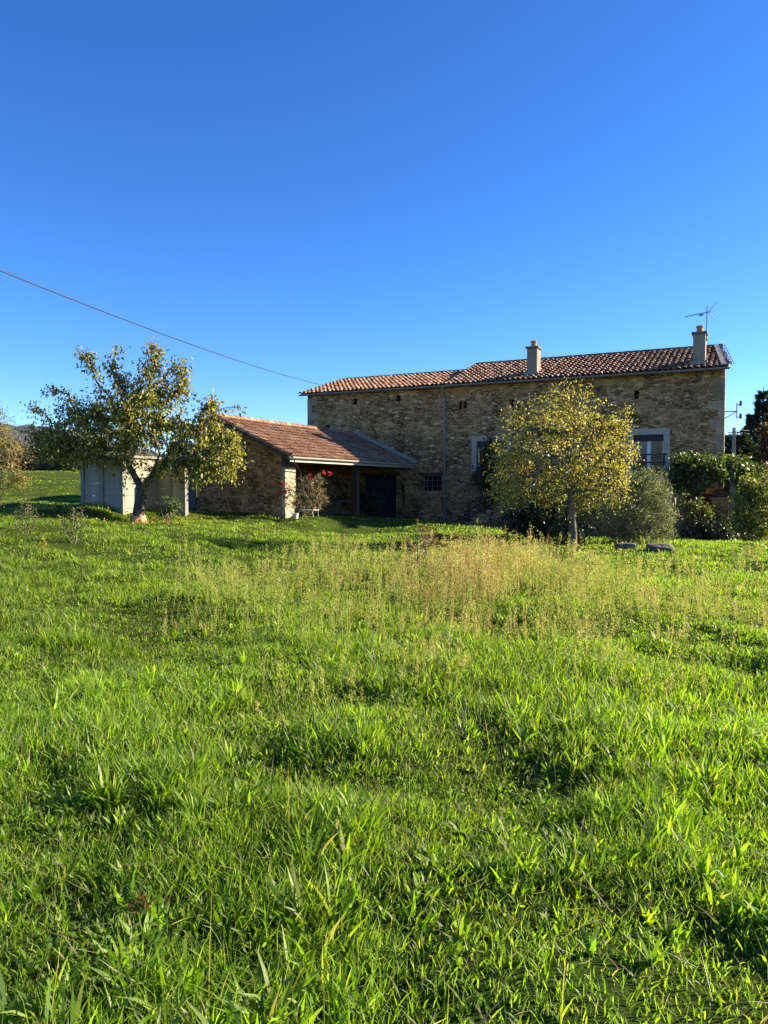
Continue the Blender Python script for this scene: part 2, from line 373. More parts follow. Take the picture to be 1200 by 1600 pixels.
LEN, TM, ZE = 18.7, 7.32, 6.13
ZR1, ZR2, YR, YEv = 7.36, 7.64, 4.0, -.32
house = empty('stone_house', tuple(A), -TH, 'long two storey rubble stone farmhouse with terracotta tiled roof and two chimneys', 'house')
def rect(x0, y0, x1, y1):
    a, b_ = fac(x0, y0), fac(x1, y1); return [a[0], b_[0], b_[1], a[1]]
H = {}
H['vent'] = [rect(551,623,558,632), rect(619,618,626,627), rect(717,627,721.5,638), rect(724.5,627,729.5,638), rect(797,624,803,635), rect(991,610,998,623)]
H['loft'] = rect(508,664,518,677); H['lwin'] = rect(745,690,791,742); H['fwin'] = rect(990,680,1036,748)
H['bwin'] = rect(659,742,690,768); H['door'] = rect(567,743,619,820); H['niche'] = rect(627,758,632,790)
H['door'][2] = -.35
wall = MB(); holes = H['vent'] + [H[k] for k in ('loft','lwin','fwin','bwin','door','niche')]
holed_wall(wall, 0, LEN, -.9, ZE-.03, holes, 0, .55)
# gable ends and back
SK = .13                                        # the right gable is not square to the front
wall.prism([(.552,-.9),(7.4,-.9),(7.4,ZE-.05),(YR,ZR1-.12),(.552,ZE+.02)], 0, 0, .55)
gp_ = [(.552,-.9),(7.4,-.9),(7.4,ZE-.05),(YR,ZR2-.12),(.552,ZE+.02)]
wall.add([(LEN-.55-SK*y,y,z) for y,z in gp_]+[(LEN-SK*y,y,z) for y,z in gp_], [(4,3,2,1,0),(5,6,7,8,9)]+[(k,(k+1)%5,5+(k+1)%5,5+k) for k in range(5)])
wall.box((.552,7.402,-.9),(LEN-1.6,7.9,ZE-.05))
o_wall = wall.build('wall', M['stone'], house)
fl = MB().box((.6,.6,-.5),(LEN-1.6,7.3,-.4)).box((.6,.6,1.7),(LEN-1.6,7.3,1.95)); fl.build('floor', M['darkwood'], house)
# larger dressed stones at the two front corners
m_q = m_tint('corner_stone', .95, 7, .6, 1.2, .5, .15)
for sgn, x_ in ((1, 0), (-1, LEN)):
    qn = MB(); z = -.4; k = 0
    while z < ZE-.5:
        h_ = random.uniform(.2,.4); l_ = random.uniform(.42,.62) if k % 2 else random.uniform(.22,.36); x0, x1 = sorted((x_-sgn*.006, x_+sgn*l_)); c_ = random.uniform(.5,1.0)
        qn.box((x0,-.007,z),(x1,.25 if sgn > 0 else .02,z+h_), (.44*c_,.32*c_,.185*c_)); z += h_; k += 1
    qn.build('quoins', m_q, house)
# roofs
OR = [(.30,.155,.082),(.26,.125,.066),(.34,.19,.11),(.22,.10,.06),(.38,.24,.155)]
BR = [(.25,.125,.075),(.205,.10,.062),(.29,.165,.105),(.17,.09,.06),(.34,.22,.15)]
def slope(mb, x0, x1, zr, cols, lim=None):
    dy, dz = YR-YEv, zr-ZE; L = math.hypot(dy, dz); ey = np.array([0, dy/L, dz/L]); nrm = np.array([0, -dz/L, dy/L])
    tiles(mb, (x0, YEv, ZE), (1,0,0), ey, nrm, x1-x0, L, cols, lim=lim)
r1 = MB(); slope(r1, -.2, TM-.05, ZR1, OR)
slab(r1, -.22, TM-.05, YEv+.03, ZE-.01, YR, ZR1-.01, .05); slab(r1, -.22, TM-.05, 8.2, ZE-.05, YR+.003, ZR1-.012, .05)
r1.build('roof', M['tile'], house)
skew = lambda x, y: x < (LEN+.22-TM) - .12*y
r2 = MB(); slope(r2, TM, LEN+.22, ZR2, BR, skew)
dzs = .01
r2.add([(TM-.03,YEv+.03,ZE-dzs),(LEN+.2,YEv+.03,ZE-dzs),(LEN-.3,YR,ZR2-dzs),(TM-.03,YR,ZR2-dzs),(TM-.03,YEv+.03,ZE-.07),(LEN+.2,YEv+.03,ZE-.07),(LEN-.3,YR,ZR2-.07),(TM-.03,YR,ZR2-.07)],
       [(0,1,2,3),(7,6,5,4),(0,4,5,1),(1,5,6,2),(3,7,4,0)])
slab(r2, TM-.03, LEN-.8, 8.2, ZE-.05, YR+.003, ZR2-.012, .05)
r2.build('roof', M['tile'], house)
# ridge caps, verge flashing
rg = MB()
for (x0, x1, zr) in ((-.15, TM-.02, ZR1), (TM, LEN-.28, ZR2)):
    k = int((x1-x0)/.42); s = (x1-x0)/k
    for q in range(k):
        a = x0+q*s; b_ = a+s+.03; vs = []
        for xx, r in ((a, .10), (b_, .115)):
            for g in range(7):
                an = math.pi*g/6; vs.append((xx, YR-math.cos(an)*r*1.25, zr+.0+math.sin(an)*r))
        rg.add(vs, [(g, g+1, 7+g+1, 7+g) for g in range(6)], (.75,.6,.5))
rg.build('ridge_cap', M['mortar'], house)
fz = MB(); 
def slp(x, y, zr, lift): return (x, y, ZE + (y-YEv)/(YR-YEv)*(zr-ZE) + lift)
fz.add([slp(LEN-.12,YEv+.02,ZR2,.12), slp(LEN+.06,YEv+.02,ZR2,.12), slp(LEN-.42,YR-.1,ZR2,.12), slp(LEN-.6,YR-.1,ZR2,.12),
        slp(LEN-.12,YEv+.02,ZR2,.05), slp(LEN+.06,YEv+.02,ZR2,.05), slp(LEN-.42,YR-.1,ZR2,.05), slp(LEN-.6,YR-.1,ZR2,.05)], [(0,1,2,3),(0,4,5,1),(1,5,6,2),(2,6,7,3),(3,7,4,0)])
fz.build('verge_flashing', M['palezinc'], house)
vg = MB()                                     # half-round verge tiles stepping down the right edge
for q in range(11):
    y0, y1 = YEv+q*.385-.03, YEv+(q+1)*.385+.04; xo0, xo1 = LEN+.23-.12*(y0-YEv), LEN+.23-.12*(y1-YEv); vs = []
    for yy, xo, r, lf in ((y0, xo0, .105, .07), (y1, xo1, .09, .03)):
        for g in range(7):
            an = math.pi*g/6; p = slp(xo-math.cos(an)*r, yy, ZR2, lf+math.sin(an)*r); vs.append(p)
    k = random.uniform(.8, 1.15); vg.add(vs, [(g, g+1, 7+g+1, 7+g) for g in range(6)], tuple(c*k for c in random.choice(OR)))
vg.build('verge_tile', M['tile'], house)
# gutter and downpipe
def gutter(mb, x, y, z, x1, r=.075, along=0):
    vs = []; n = 6
    for q in (x, x1):
        for rad in (r, r-.012):
            for g in range(n+1):
                an = math.pi*g/n; a, h = -math.cos(an)*rad, -math.sin(an)*rad
                vs.append((q, y+a, z+h) if along == 0 else (y+a, q, z+h))
    k = n+1; fs = [(g, g+1, 2*k+g+1, 2*k+g) for g in range(n)] + [(k+g+1, k+g, 3*k+g, 3*k+g+1) for g in range(n)]
    fs += [(0, 2*k, 3*k, k), (n, k+n, 3*k+n, 2*k+n)] + [(g, k+g, k+g+1, g+1) for g in range(n)] + [(2*k+g+1, 3*k+g+1, 3*k+g, 2*k+g) for g in range(n)]
    mb.add(vs, fs)
gt = MB(); gutter(gt, -.22, YEv-.06, ZE-.035, LEN+.16); gt.build('gutter', M['zinc'], house)
tp = fac(695.5, 700)[0]
dp = MB().tube([(tp,YEv-.06,ZE-.1),(tp,YEv-.06,ZE-.2),(tp,-.085,ZE-.48),(tp,-.085,-.25)], .05, 10)
for z in (1.0, 2.6, 4.2, 5.4): dp.tube([(tp,-.085,z),(tp,-.085,z+.04)], .058, 10).box((tp-.015,-.06,z),(tp+.015,.02,z+.04))
dp.build('downpipe', M['zinc'], house, smooth=False)
# chimneys
def chimney(px, pyb, pyt, wpx, ydep=.62):
    p0 = A + np.array([0,0,ZE]) + Vv*YEv; dy, dz = YR-YEv, ZR2-ZE; L = math.hypot(dy, dz); nn = -Vv*dz/L + np.array([0,0,dy/L])
    p = hit(px, pyb, p0, nn) - A; t, y, z = float(p@U), float(p@Vv), float(p[2])
    Yc = (A+p)[1]; w = wpx/ppm(Yc)/.9; top = at(px, pyt, Yc)[2]
    c = MB().box((t-w/2,y,z-.4),(t+w/2,y+ydep,top-.085)).build('chimney', M['chimney'], house, bevel=.012)
    MB().box((t-w/2-.06,y-.06,top-.083),(t+w/2+.06,y+ydep+.06,top)).build('chimney_cap', M['mortar'], c, bevel=.012)
    pt = MB(); n = 14; vs = []
    for (r, h) in ((.15,0),(.15,.05),(.125,.06),(.12,.2),(.145,.21),(.145,.27),(.1,.27),(.1,.05)):
        for g in range(n): an = 2*math.pi*g/n; vs.append((t+math.cos(an)*r, y+ydep/2+math.sin(an)*r, top+.002+h))
    pt.add(vs, [(k*n+g, k*n+(g+1)%n, (k+1)*n+(g+1)%n, (k+1)*n+g) for k in range(7) for g in range(n)] + [tuple(7*n+g for g in range(n))])
    pt.build('chimney_pot', M['pot'], c)
    MB().box((t-w/2-.1,y-.22,z-.03),(t+w/2+.1,y-.003,z+.1)).build('chimney_flashing', M['zinc'], c)
    return t, y, top, w
ch1 = chimney(831, 586, 541, 14.5); ch2 = chimney(1092, 569, 518, 16)
# windows
def window(h, name_pane='glass', surround=True, box=True, bars=False, mullion=True):
    a, b_, c, d = h
    fr = MB(); y = .2; w = .055
    fr.box((a,y,c),(a+w,y+.06,d)).box((b_-w,y,c),(b_,y+.06,d)).box((a+w,y,d-w),(b_-w,y+.06,d)).box((a+w,y,c),(b_-w,y+.06,c+w))
    if mullion: fr.box(((a+b_)/2-.07,y-.01,c+w),((a+b_)/2+.07,y+.06,d-w))
    f = fr.build('window', M['white'], house, bevel=.006)
    MB().box((a+w,y+.025,c+w),(b_-w,y+.04,d-w)).build('pane', M[name_pane], f)
    if surround:
        s = .24; sr = MB()
        sr.box((a-s,-.035,c-.02),(a-.002,-.003,d)).box((b_+.002,-.035,c-.02),(b_+s,-.003,d)).box((a-s,-.035,d+.002),(b_+s,-.003,d+s))
        sr.build('surround', M['render'], f, bevel=.006)
    if box: MB().box((a+.003,.06,d-.24),(b_-.003,.19,d-.003)).build('shutter_box', M['black'], f)
    return f
window(H['lwin'], 'glass'); window(H['fwin'], 'brown_reflection')
a, b_, c, d = H['bwin']
fr = MB(); w = .05
fr.box((a,.25,c),(a+w,.3,d)).box((b_-w,.25,c),(b_,.3,d)).box((a+w,.25,d-w),(b_-w,.3,d)).box((a+w,.25,c),(b_-w,.3,c+w))
f = fr.build('window', M['greywood'], house); MB().box((a+w,.27,c+w),(b_-w,.285,d-w)).build('pane', M['glass'], f)
br = MB()
for q in range(1, 4): x = a+(b_-a)*q/4; br.tube([(x,.1,c),(x,.1,d)], .012, 6)
for q in (.33, .66): z = c+(d-c)*q; br.tube([(a,.1,z),(b_,.1,z)], .011, 6)
br.build('window_bars', M['alu'], f)
MB().box((a-.18,-.02,d+.002),(b_+.15,.2,d+.11)).build('lintel', M['darkwood'], house)
a, b_, c, d = H['loft']; f = MB().box((a+.02,.2,c),(a+.06,.25,d)).box((b_-.06,.2,c),(b_-.02,.25,d)).box((a+.06,.2,d-.05),(b_-.06,.25,d)).build('window', M['greywood'], house)
MB().box((a+.06,.215,c),(b_-.06,.23,d-.05)).build('pane', M['glass'], f)
# barn door
a, b_, c, d = H['door']; dr = MB(); nb = 9
for q in range(nb):
    x0 = a+.02+(b_-a-.04)*q/nb; x1 = a+.02+(b_-a-.04)*(q+1)/nb; dr.box((x0+.004,.22,c+.02),(x1-.004,.26+.004*(q % 2),d-.03))
do = dr.build('door', M['bluedoor'], house)
for zz in (c+.5, d-.55): MB().box((a+.05,.195,zz),(b_-.05,.218,zz+.12)).build('ledge', M['bluedoor'], do)
MB().tube([(b_-.2,.19,.75),(b_-.2,.15,.75),(b_-.2,.15,.92),(b_-.2,.19,.92)], .012, 6).build('handle', M['black'], do)
MB().box((a-.25,-.025,d+.002),(b_+.2,.3,d+.14)).build('lintel', M['darkwood'], house)
# cable bracket on the right gable
bk = MB(); p = fac(1130, 642); z = p[1]; X = LEN
bk.tube([(X+.002,.4,z),(X+.42,.4,z)], .022, 6).tube([(X+.002,.4,z-.25),(X+.4,.4,z-.02)], .018, 6).tube([(X+.42,.4,z-.28),(X+.42,.4,z+.32)], .022, 6)
bo = bk.build('cable_bracket', M['rust'], house)
for dz_ in (-.22, .26):
    ins = MB().tube([(X+.42,.4,z+dz_),(X+.55,.4,z+dz_)], .014, 6).tube([(X+.55,.4,z+dz_-.06),(X+.55,.4,z+dz_-.02),(X+.55,.4,z+dz_),(X+.55,.4,z+dz_+.1),(X+.55,.4,z+dz_+.14)], [.05,.06,.045,.05,.02], 8)
    ins.build('insulator', M['porcelain'], bo)

# exterior stair and terrace in front of the first floor doors
st = empty('stone_staircase', tuple(A), -TH, 'outside stone staircase with dark wooden rails climbing to the upstairs doors', 'staircase')
ts = fac(744, 812)[0]; zf = H['fwin'][2]-.03; ns = 11; tt = ts+3.3
body = MB()
for q in range(ns): body.box((ts+3.3*q/ns,-1.25,-.6),(ts+3.3*(q+1)/ns-.001,-.004,-.1+(zf+.1)*(q+1)/ns-.06))
te = fac(1052, 760, -1.2)[0]-.25
body.box((tt,-1.25,zf-.22),(te,-.004,zf-.03)); body.box((tt,-1.2,-.6),(tt+.35,-.004,zf-.222))
body.build('steps', M['stone2'], st)
tr = MB()
for q in range(ns): tr.box((ts+3.3*q/ns-.03,-1.28,-.1+(zf+.1)*(q+1)/ns-.058),(ts+3.3*(q+1)/ns-.002,-.006,-.1+(zf+.1)*(q+1)/ns))
tr.box((tt,-1.3,zf-.028),(te+.05,-.006,zf+.012)); tr.build('treads', M['render'], st)
rl = MB(); zt = lambda x: -.1+(zf+.1)*min(1, (x-ts)/3.3)
for q in range(4): x = ts+.06+q*1.05; rl.box((x-.04,-1.22,zt(x)),(x+.04,-1.14,zt(x)+1.0))
for q in range(5): x = tt+.3+q*(te-tt-.4)/4; rl.box((x-.04,-1.22,zf+.014),(x+.04,-1.14,zf+1.0))
for h in (.35, .65, .95):
    rl.tube([(ts+.02,-1.12,zt(ts)+h),(tt,-1.12,zf+h),(te,-1.12,zf+h)], .04, 4)
rl.build('railing', M['darkwood'], st)

# pergola on the right, in front of the corner of the house
pg = empty('pergola', tuple(A), -TH, 'stone post and timber pergola carrying the vine by the house corner', 'pergola')
tpil = fac(1048, 800, -1.5)[0]
po = MB().box((tpil-.17,-1.75,-.6),(tpil+.17,-1.4,2.0)); po.build('pillar', M['dressed'], pg, bevel=.02)
MB().box((tpil-.2,-1.78,2.002),(tpil+.2,-1.37,2.08)).build('capital', M['render'], pg, bevel=.01)
bm_ = MB(); bm_.box((tpil-.3,-1.65,2.09),(tpil+2.2,-1.5,2.24))
for q in range(5): x = tpil-.1+q*.55; bm_.box((x-.04,-2.0,2.245),(x+.04,-.1 if x < LEN else .6,2.35))
bm_.build('beam', M['greywood'], pg)
MB().box((tpil+2.0,-1.66,-.6),(tpil+2.15,-1.5,2.088)).build('post', M['greywood'], pg)
bw = MB().box((tpil+.5,-.9,-.6),(tpil+2.3,-.62,1.35)); bw = bw.build('brick_wall', M['brick'], None); bw.location = A; bw.rotation_euler = (0,0,-TH)
tag(bw, 'low dark red brick wall under the vine beside the arched brick oven', 'wall')
# arched brick oven front
ov = empty('brick_oven', tuple(A), -TH, 'round topped old brick oven front standing among the bushes', 'oven')
oc = fac(1125, 790, -1.6); r = 12.5/ppm(wpt(oc[0], -1.6, 0)[1]); zc = at(1125, 776, wpt(oc[0], -1.6, 0)[1])[2]
arc = [(oc[0]-r, zc), *[(oc[0]-math.cos(math.pi*k/16)*r, zc+math.sin(math.pi*k/16)*r) for k in range(1, 16)], (oc[0]+r, zc)]
MB().prism([(oc[0]-r, zc-.06)] + arc + [(oc[0]+r, zc-.06)], 1, -1.75, -1.45).build('arch', M['brick'], ov)
MB().box((oc[0]-r+.01,-1.73,-.6),(oc[0]+r-.01,-1.46,zc-.062)).build('body', M['stone2'], ov)
MB().box((oc[0]-r-.05,-1.8,zc-.1),(oc[0]+r+.05,-1.4,zc-.03)).build('ledge', M['stone2'], ov)
# blue barrel
bp = at(1096, 845, 27.0); bz = g1(bp[0], bp[1])
bb = MB(); prof = [(.0,.2),(.05,.24),(.16,.26),(.18,.27),(.2,.26),(.3,.26),(.32,.27),(.34,.26),(.46,.24),(.5,.19),(.5,.0)]; n = 18
vs = [(bp[0]+math.cos(2*math.pi*g/n)*r_, bp[1]+math.sin(2*math.pi*g/n)*r_, bz-.02+h) for h, r_ in prof for g in range(n)]
bb.add(vs, [(k*n+g, k*n+(g+1)%n, (k+1)*n+(g+1)%n, (k+1)*n+g) for k in range(len(prof)-1) for g in range(n)])
tag(bb.build('blue_barrel', M['bluebarrel'], smooth=True), 'squat blue plastic tub in the shade under the pergola', 'tub')

# TV antenna on the right chimney
t, y, top, w = ch2; an = MB(); X = t+w/2+.03; Y_ = y+.3
zt_ = at(1103, 479, wpt(X, Y_, 0)[1])[2]
ant = empty('tv_antenna', tuple(A), -TH, 'television aerial on a thin mast fixed to the right chimney', 'antenna')
MB().tube([(X,Y_,top-.35),(X,Y_,zt_)], .022, 8).box((X-.04,Y_-.04,top-.12),(X+.04,Y_+.04,top-.09)).box((X-.04,Y_-.04,top-.3),(X+.04,Y_+.04,top-.27)).build('mast', M['black'], ant)
zb = at(1103, 488, wpt(X, Y_, 0)[1])[2]; dirb = Vector((-.93,-.3,-.17)).normalized(); p0 = Vector((X,Y_,zb)); side = Vector((.3,-.93,0)).normalized()
bmn = MB().tube([tuple(p0-dirb*.12), tuple(p0+dirb*.85)], .016, 6).tube([tuple(p0+dirb*.15-Vector((0,0,.06))), tuple(p0+dirb*.3-Vector((0,0,.06)))], .03, 6)
bmn.build('boom', M['black'], ant)
for q in range(11): c_ = p0+dirb*(.28+q*.055); l = .10-.004*q; MB().tube([tuple(c_-side*l), tuple(c_+side*l)], .006, 5).build('element', M['alu'], ant)
for sg in (1, -1):
    for q in range(5):
        c_ = p0-dirb*.1 + Vector((.03*q,.0,sg*(.05+.065*q))) - dirb*.02*q; MB().tube([tuple(c_-side*.22), tuple(c_+side*.22)], .006, 5).build('element', M['alu'], ant)
    MB().tube([tuple(p0-dirb*.1), tuple(p0-dirb*.18+Vector((.12,0,sg*.33)))], .007, 5).build('reflector_arm', M['alu'], ant)

# ------------------------------------------------------------------ annexe (open barn)
TG, ZG, TRg = 5.84, 2.62, 2.56; SL = .457; ZRg = ZG+SL*(TG-TRg); KF = 10.35
anx = empty('open_barn', tuple(A), -TH, 'low stone barn with an open side and orange tiled roof joined to the house', 'barn')
zr_ = lambda t: ZG+SL*(TG-t) if t >= TRg else ZRg-SL*(TRg-t)
zu = lambda t: zr_(t)-.13
TL, TPi = 1.5, 5.35
w2 = MB()
w2.prism([(TL,-.4),(TPi-.15,-.4),(TPi-.15,zu(TPi-.15)),(TRg,zu(TRg)),(TL,zu(TL))], 1, -9.95, -9.3)
w2.box((TL,-9.298,-.4),(TL+.45,-.02,zu(TL)-.02)); w2.build('wall', M['stone2'], anx)
MB().box((TPi-.148,-9.95,-.4),(TPi,-9.28,zu(TPi)-.42)).build('pillar', M['dressed'], anx, bevel=.02)
pb = MB().box((TPi-.14,-9.93,zu(TPi)-.418),(TPi-.03,-9.3,zu(TPi)-.02)); pb.build('pillar_head', M['darkwood'], anx)
tq = TPi-.3; pk = hit(551, 770, wpt(tq,0,0), U) - A; kk = float(-(pk@Vv))
MB().box((tq,-kk-.13,-.5),(tq+.26,-kk+.13,zu(TPi)-.3)).build('post', M['darkwood'], anx, bevel=.015)
bmz = zu(TPi)-.3
MB().box((tq,-9.27,bmz+.003),(tq+.24,-.03,bmz+.25)).build('eave_beam', M['darkwood'], anx)
rf = MB()
for q in range(18):
    yy = -9.3+q*.54
    rf.prism([(TG-.05,zu(TG-.05)-.02),(TG-.05,zu(TG-.05)+.06),(TRg,zu(TRg)+.06),(TRg,zu(TRg)-.02)], 1, yy, yy+.08)
rf.build('rafter', M['darkwood'], anx)
MB().box((tq,-kk+.35,-.3),(tq+.07,-kk+.42,1.0)).box((tq,-9.0+1.5,.55),(tq+.06,-kk-.2,.62)).box((tq,-9.0+1.5,1.0),(tq+.06,-kk-.2,1.07)).build('rail', M['darkwood'], anx)
r3 = MB(); OT = [(.29,.15,.078),(.25,.12,.06),(.33,.18,.10),(.21,.10,.05),(.36,.23,.14)]
L = math.hypot(TG-TRg, ZRg-ZG); ex = np.array([0,1,0]); ey = np.array([-(TG-TRg)/L, 0, (ZRg-ZG)/L]); nr = np.array([(ZRg-ZG)/L, 0, (TG-TRg)/L])
tiles(r3, (TG,-KF,ZG), ex, ey, nr, KF-.04, L, OT, sp=.2, row=.33, r0=.078, jit=.006)
r3.prism([(TG-.03,ZG),(TRg,ZRg-.01),(TRg,ZRg-.07),(TG-.03,ZG-.06)], 1, -KF-.02, -.02)
r3.prism([(TRg-.002,ZRg-.012),(1.05,zr_(1.05)),(1.05,zr_(1.05)-.06),(TRg-.002,ZRg-.072)], 1, -KF-.02, -.02)
r3.build('roof', M['tile2'], anx)
vt = MB()
for q in range(10):
    s0 = q*L/10-.02; s1 = (q+1)*L/10+.05; vs = []
    for s_, rr_, lf in ((s0,.10,.055),(s1,.085,.015)):
        t_ = TG-(TG-TRg)/L*s_; z_ = ZG+(ZRg-ZG)/L*s_
        for g in range(7):
            an = math.pi*g/6; vs.append((t_+nr[0]*(lf+math.sin(an)*rr_), -KF-.03-math.cos(an)*rr_, z_+nr[2]*(lf+math.sin(an)*rr_)))
    k = random.uniform(.8,1.1); vt.add(vs, [(g,g+1,7+g+1,7+g) for g in range(6)], tuple(c*k for c in random.choice(OT)))
vt.build('verge_tile', M['tile2'], anx)
vb = MB().prism([(TG-.05,ZG-.1),(TG-.05,ZG+.02),(TRg,ZRg+.02),(1.0,zr_(1.0)+.02),(1.0,zr_(1.0)-.1),(TRg,ZRg-.1)], 1, -KF-.06, -KF-.022); vb.build('verge_board', M['darkwood'], anx)
rc = MB()
for q in range(25):
    a, b_ = -KF+q*.412, -KF+(q+1)*.412+.03; vs = []
    for yy, rr_ in ((a,.13),(b_,.115)):
        for g in range(7): an = math.pi*g/6; vs.append((TRg-math.cos(an)*rr_, yy, ZRg+.0+math.sin(an)*rr_))
    if b_ < .02: rc.add(vs, [(g,g+1,7+g+1,7+g) for g in range(6)], tuple(c*random.uniform(.8,1.1) for c in random.choice(OT)))
rc.build('ridge_cap', M['tile2'], anx)
ga = MB(); gutter(ga, -KF-.02, TG+.055, ZG-.0, -.1, .07, along=1); ga.build('gutter', M['pvc'], anx)
fb = MB().box((TG-.06,-KF+.02,ZG-.17),(TG-.025,-.1,ZG-.065)); fb.build('fascia', M['pvc'], anx)
gd = MB().tube([(TG+.055,-KF+.15,ZG-.06),(TG+.055,-KF+.15,ZG-.16),(TPi+.05,-KF+1.3,ZG-.5),(TPi+.05,-KF+1.3,.0)], .022, 8); gd.build('downpipe', M['black'], anx)
ff = MB(); s0 = 0
pA = lambda s_, off, lf: (TG-(TG-TRg)/L*s_+nr[0]*lf, -off, ZG+(ZRg-ZG)/L*s_+nr[2]*lf)
ff.add([pA(-.05,.16,.13),pA(L,.16,.13),pA(L,.005,.2),pA(-.05,.005,.2),pA(-.05,.16,.02),pA(L,.16,.02),pA(L,.005,.02),pA(-.05,.005,.02)], [(0,1,2,3),(0,4,5,1),(3,7,4,0),(2,6,7,3),(1,5,6,2)])
ff.build('wall_flashing', M['palezinc'], anx)

# dark gate between barn and concrete walls
gp = at(293, 790, 28.2); gt_ = empty('wooden_gate', (gp[0]-.45, gp[1]+.2, g1(gp[0], gp[1])), -TH, 'dark slate blue plank gate between the barn and concrete panels', 'gate')
g_ = MB()
for q in range(6): g_.box((q*.15+.004,0,-.2),(q*.15+.146,.04,1.72+.0*q))
g_.build('planks', M['bluegate'], gt_); 
for zz in (.3, 1.3): MB().box((0,.042,zz),(.9,.09,zz+.12)).build('ledge', M['bluegate'], gt_)
MB().tube([(.82,-.002,.95),(.82,-.05,.95),(.82,-.05,1.1),(.82,-.002,1.1)], .012, 6).build('handle', M['black'], gt_)

# concrete panel shed
sc_ = at(192, 787, 23.6); zb = float(gz0(sc_[0], sc_[1]))-.3
sh = empty('concrete_shed', (sc_[0], sc_[1], zb), -TH, 'grey concrete panel shed behind the autumn fruit tree', 'shed')
pan, pst = [], []
HS = 2.0
def run(x0, y0, x1, y1, nb, h=HS, skip0=False):
    for q in range(nb+1):
        if q == 0 and skip0: continue
        x = x0+(x1-x0)*q/nb; y = y0+(y1-y0)*q/nb; MB().box((x-.075,y-.075,0),(x+.075,y+.075,h)).build('post', M['concretepost'], sh, bevel=.01)
    for q in range(nb):
        xa, ya = x0+(x1-x0)*q/nb, y0+(y1-y0)*q/nb; xb, yb = x0+(x1-x0)*(q+1)/nb, y0+(y1-y0)*(q+1)/nb
        d = np.array([xb-xa, yb-ya]); l = np.linalg.norm(d); d = d/l; pn = MB(); m_ = Matrix.Translation((xa,ya,0)) @ Matrix.Rotation(math.atan2(d[1],d[0]),4,'Z')
        k = 5
        for w_ in range(k): pn.box((.076,-.03,h/k*w_+.004),(l-.076,.03,h/k*(w_+1)-.006), m=m_)
        pn.build('panel', M['concrete'], sh)
run(0, 0, -1.7, 0, 2); run(0, 0, 0, 1.5, 1, skip0=True); run(0, 1.5, 1.2, 1.5, 2, 1.7, skip0=True); run(-1.7,0,-1.7,1.5,1,skip0=True)
MB().box((-1.82,-.12,HS+.002),(.12,1.6,HS+.08)).build('roof', M['concretepost'], sh)

# ------------------------------------------------------------------ vegetation tools
def leaves_mesh(name, P, D, size, wr, tint, mat_, parent, fold=.18):
    n = len(P); Rn = rng.normal(size=(n, 3)); Wd = unit(np.cross(D, Rn)); Nn = np.cross(Wd, D)
    size = size[:, None]; hw = size*wr*.5
    b0 = P; tip = P + D*size + Nn*size*rng.uniform(-.15, .05, (n, 1)); mid = P + D*size*.45
    l = mid + Wd*hw + Nn*size*fold; r = mid - Wd*hw + Nn*size*fold
    Vt = np.stack([b0, l, tip, r], 1).reshape(-1, 3); q = np.arange(n)*4
    T = np.stack([np.stack([q, q+1, q+2], 1), np.stack([q, q+2, q+3], 1)], 1).reshape(-1, 3)
    return tri_mesh(name, Vt, T, np.repeat(tint, 2, 0), mat_, parent)
def pick(cols, w, n, var=.22):
    c = np.array(cols, float); k = rng.choice(len(cols), n, p=np.array(w)/sum(w)); return c[k]*rng.uniform(1-var, 1+var, (n, 1))

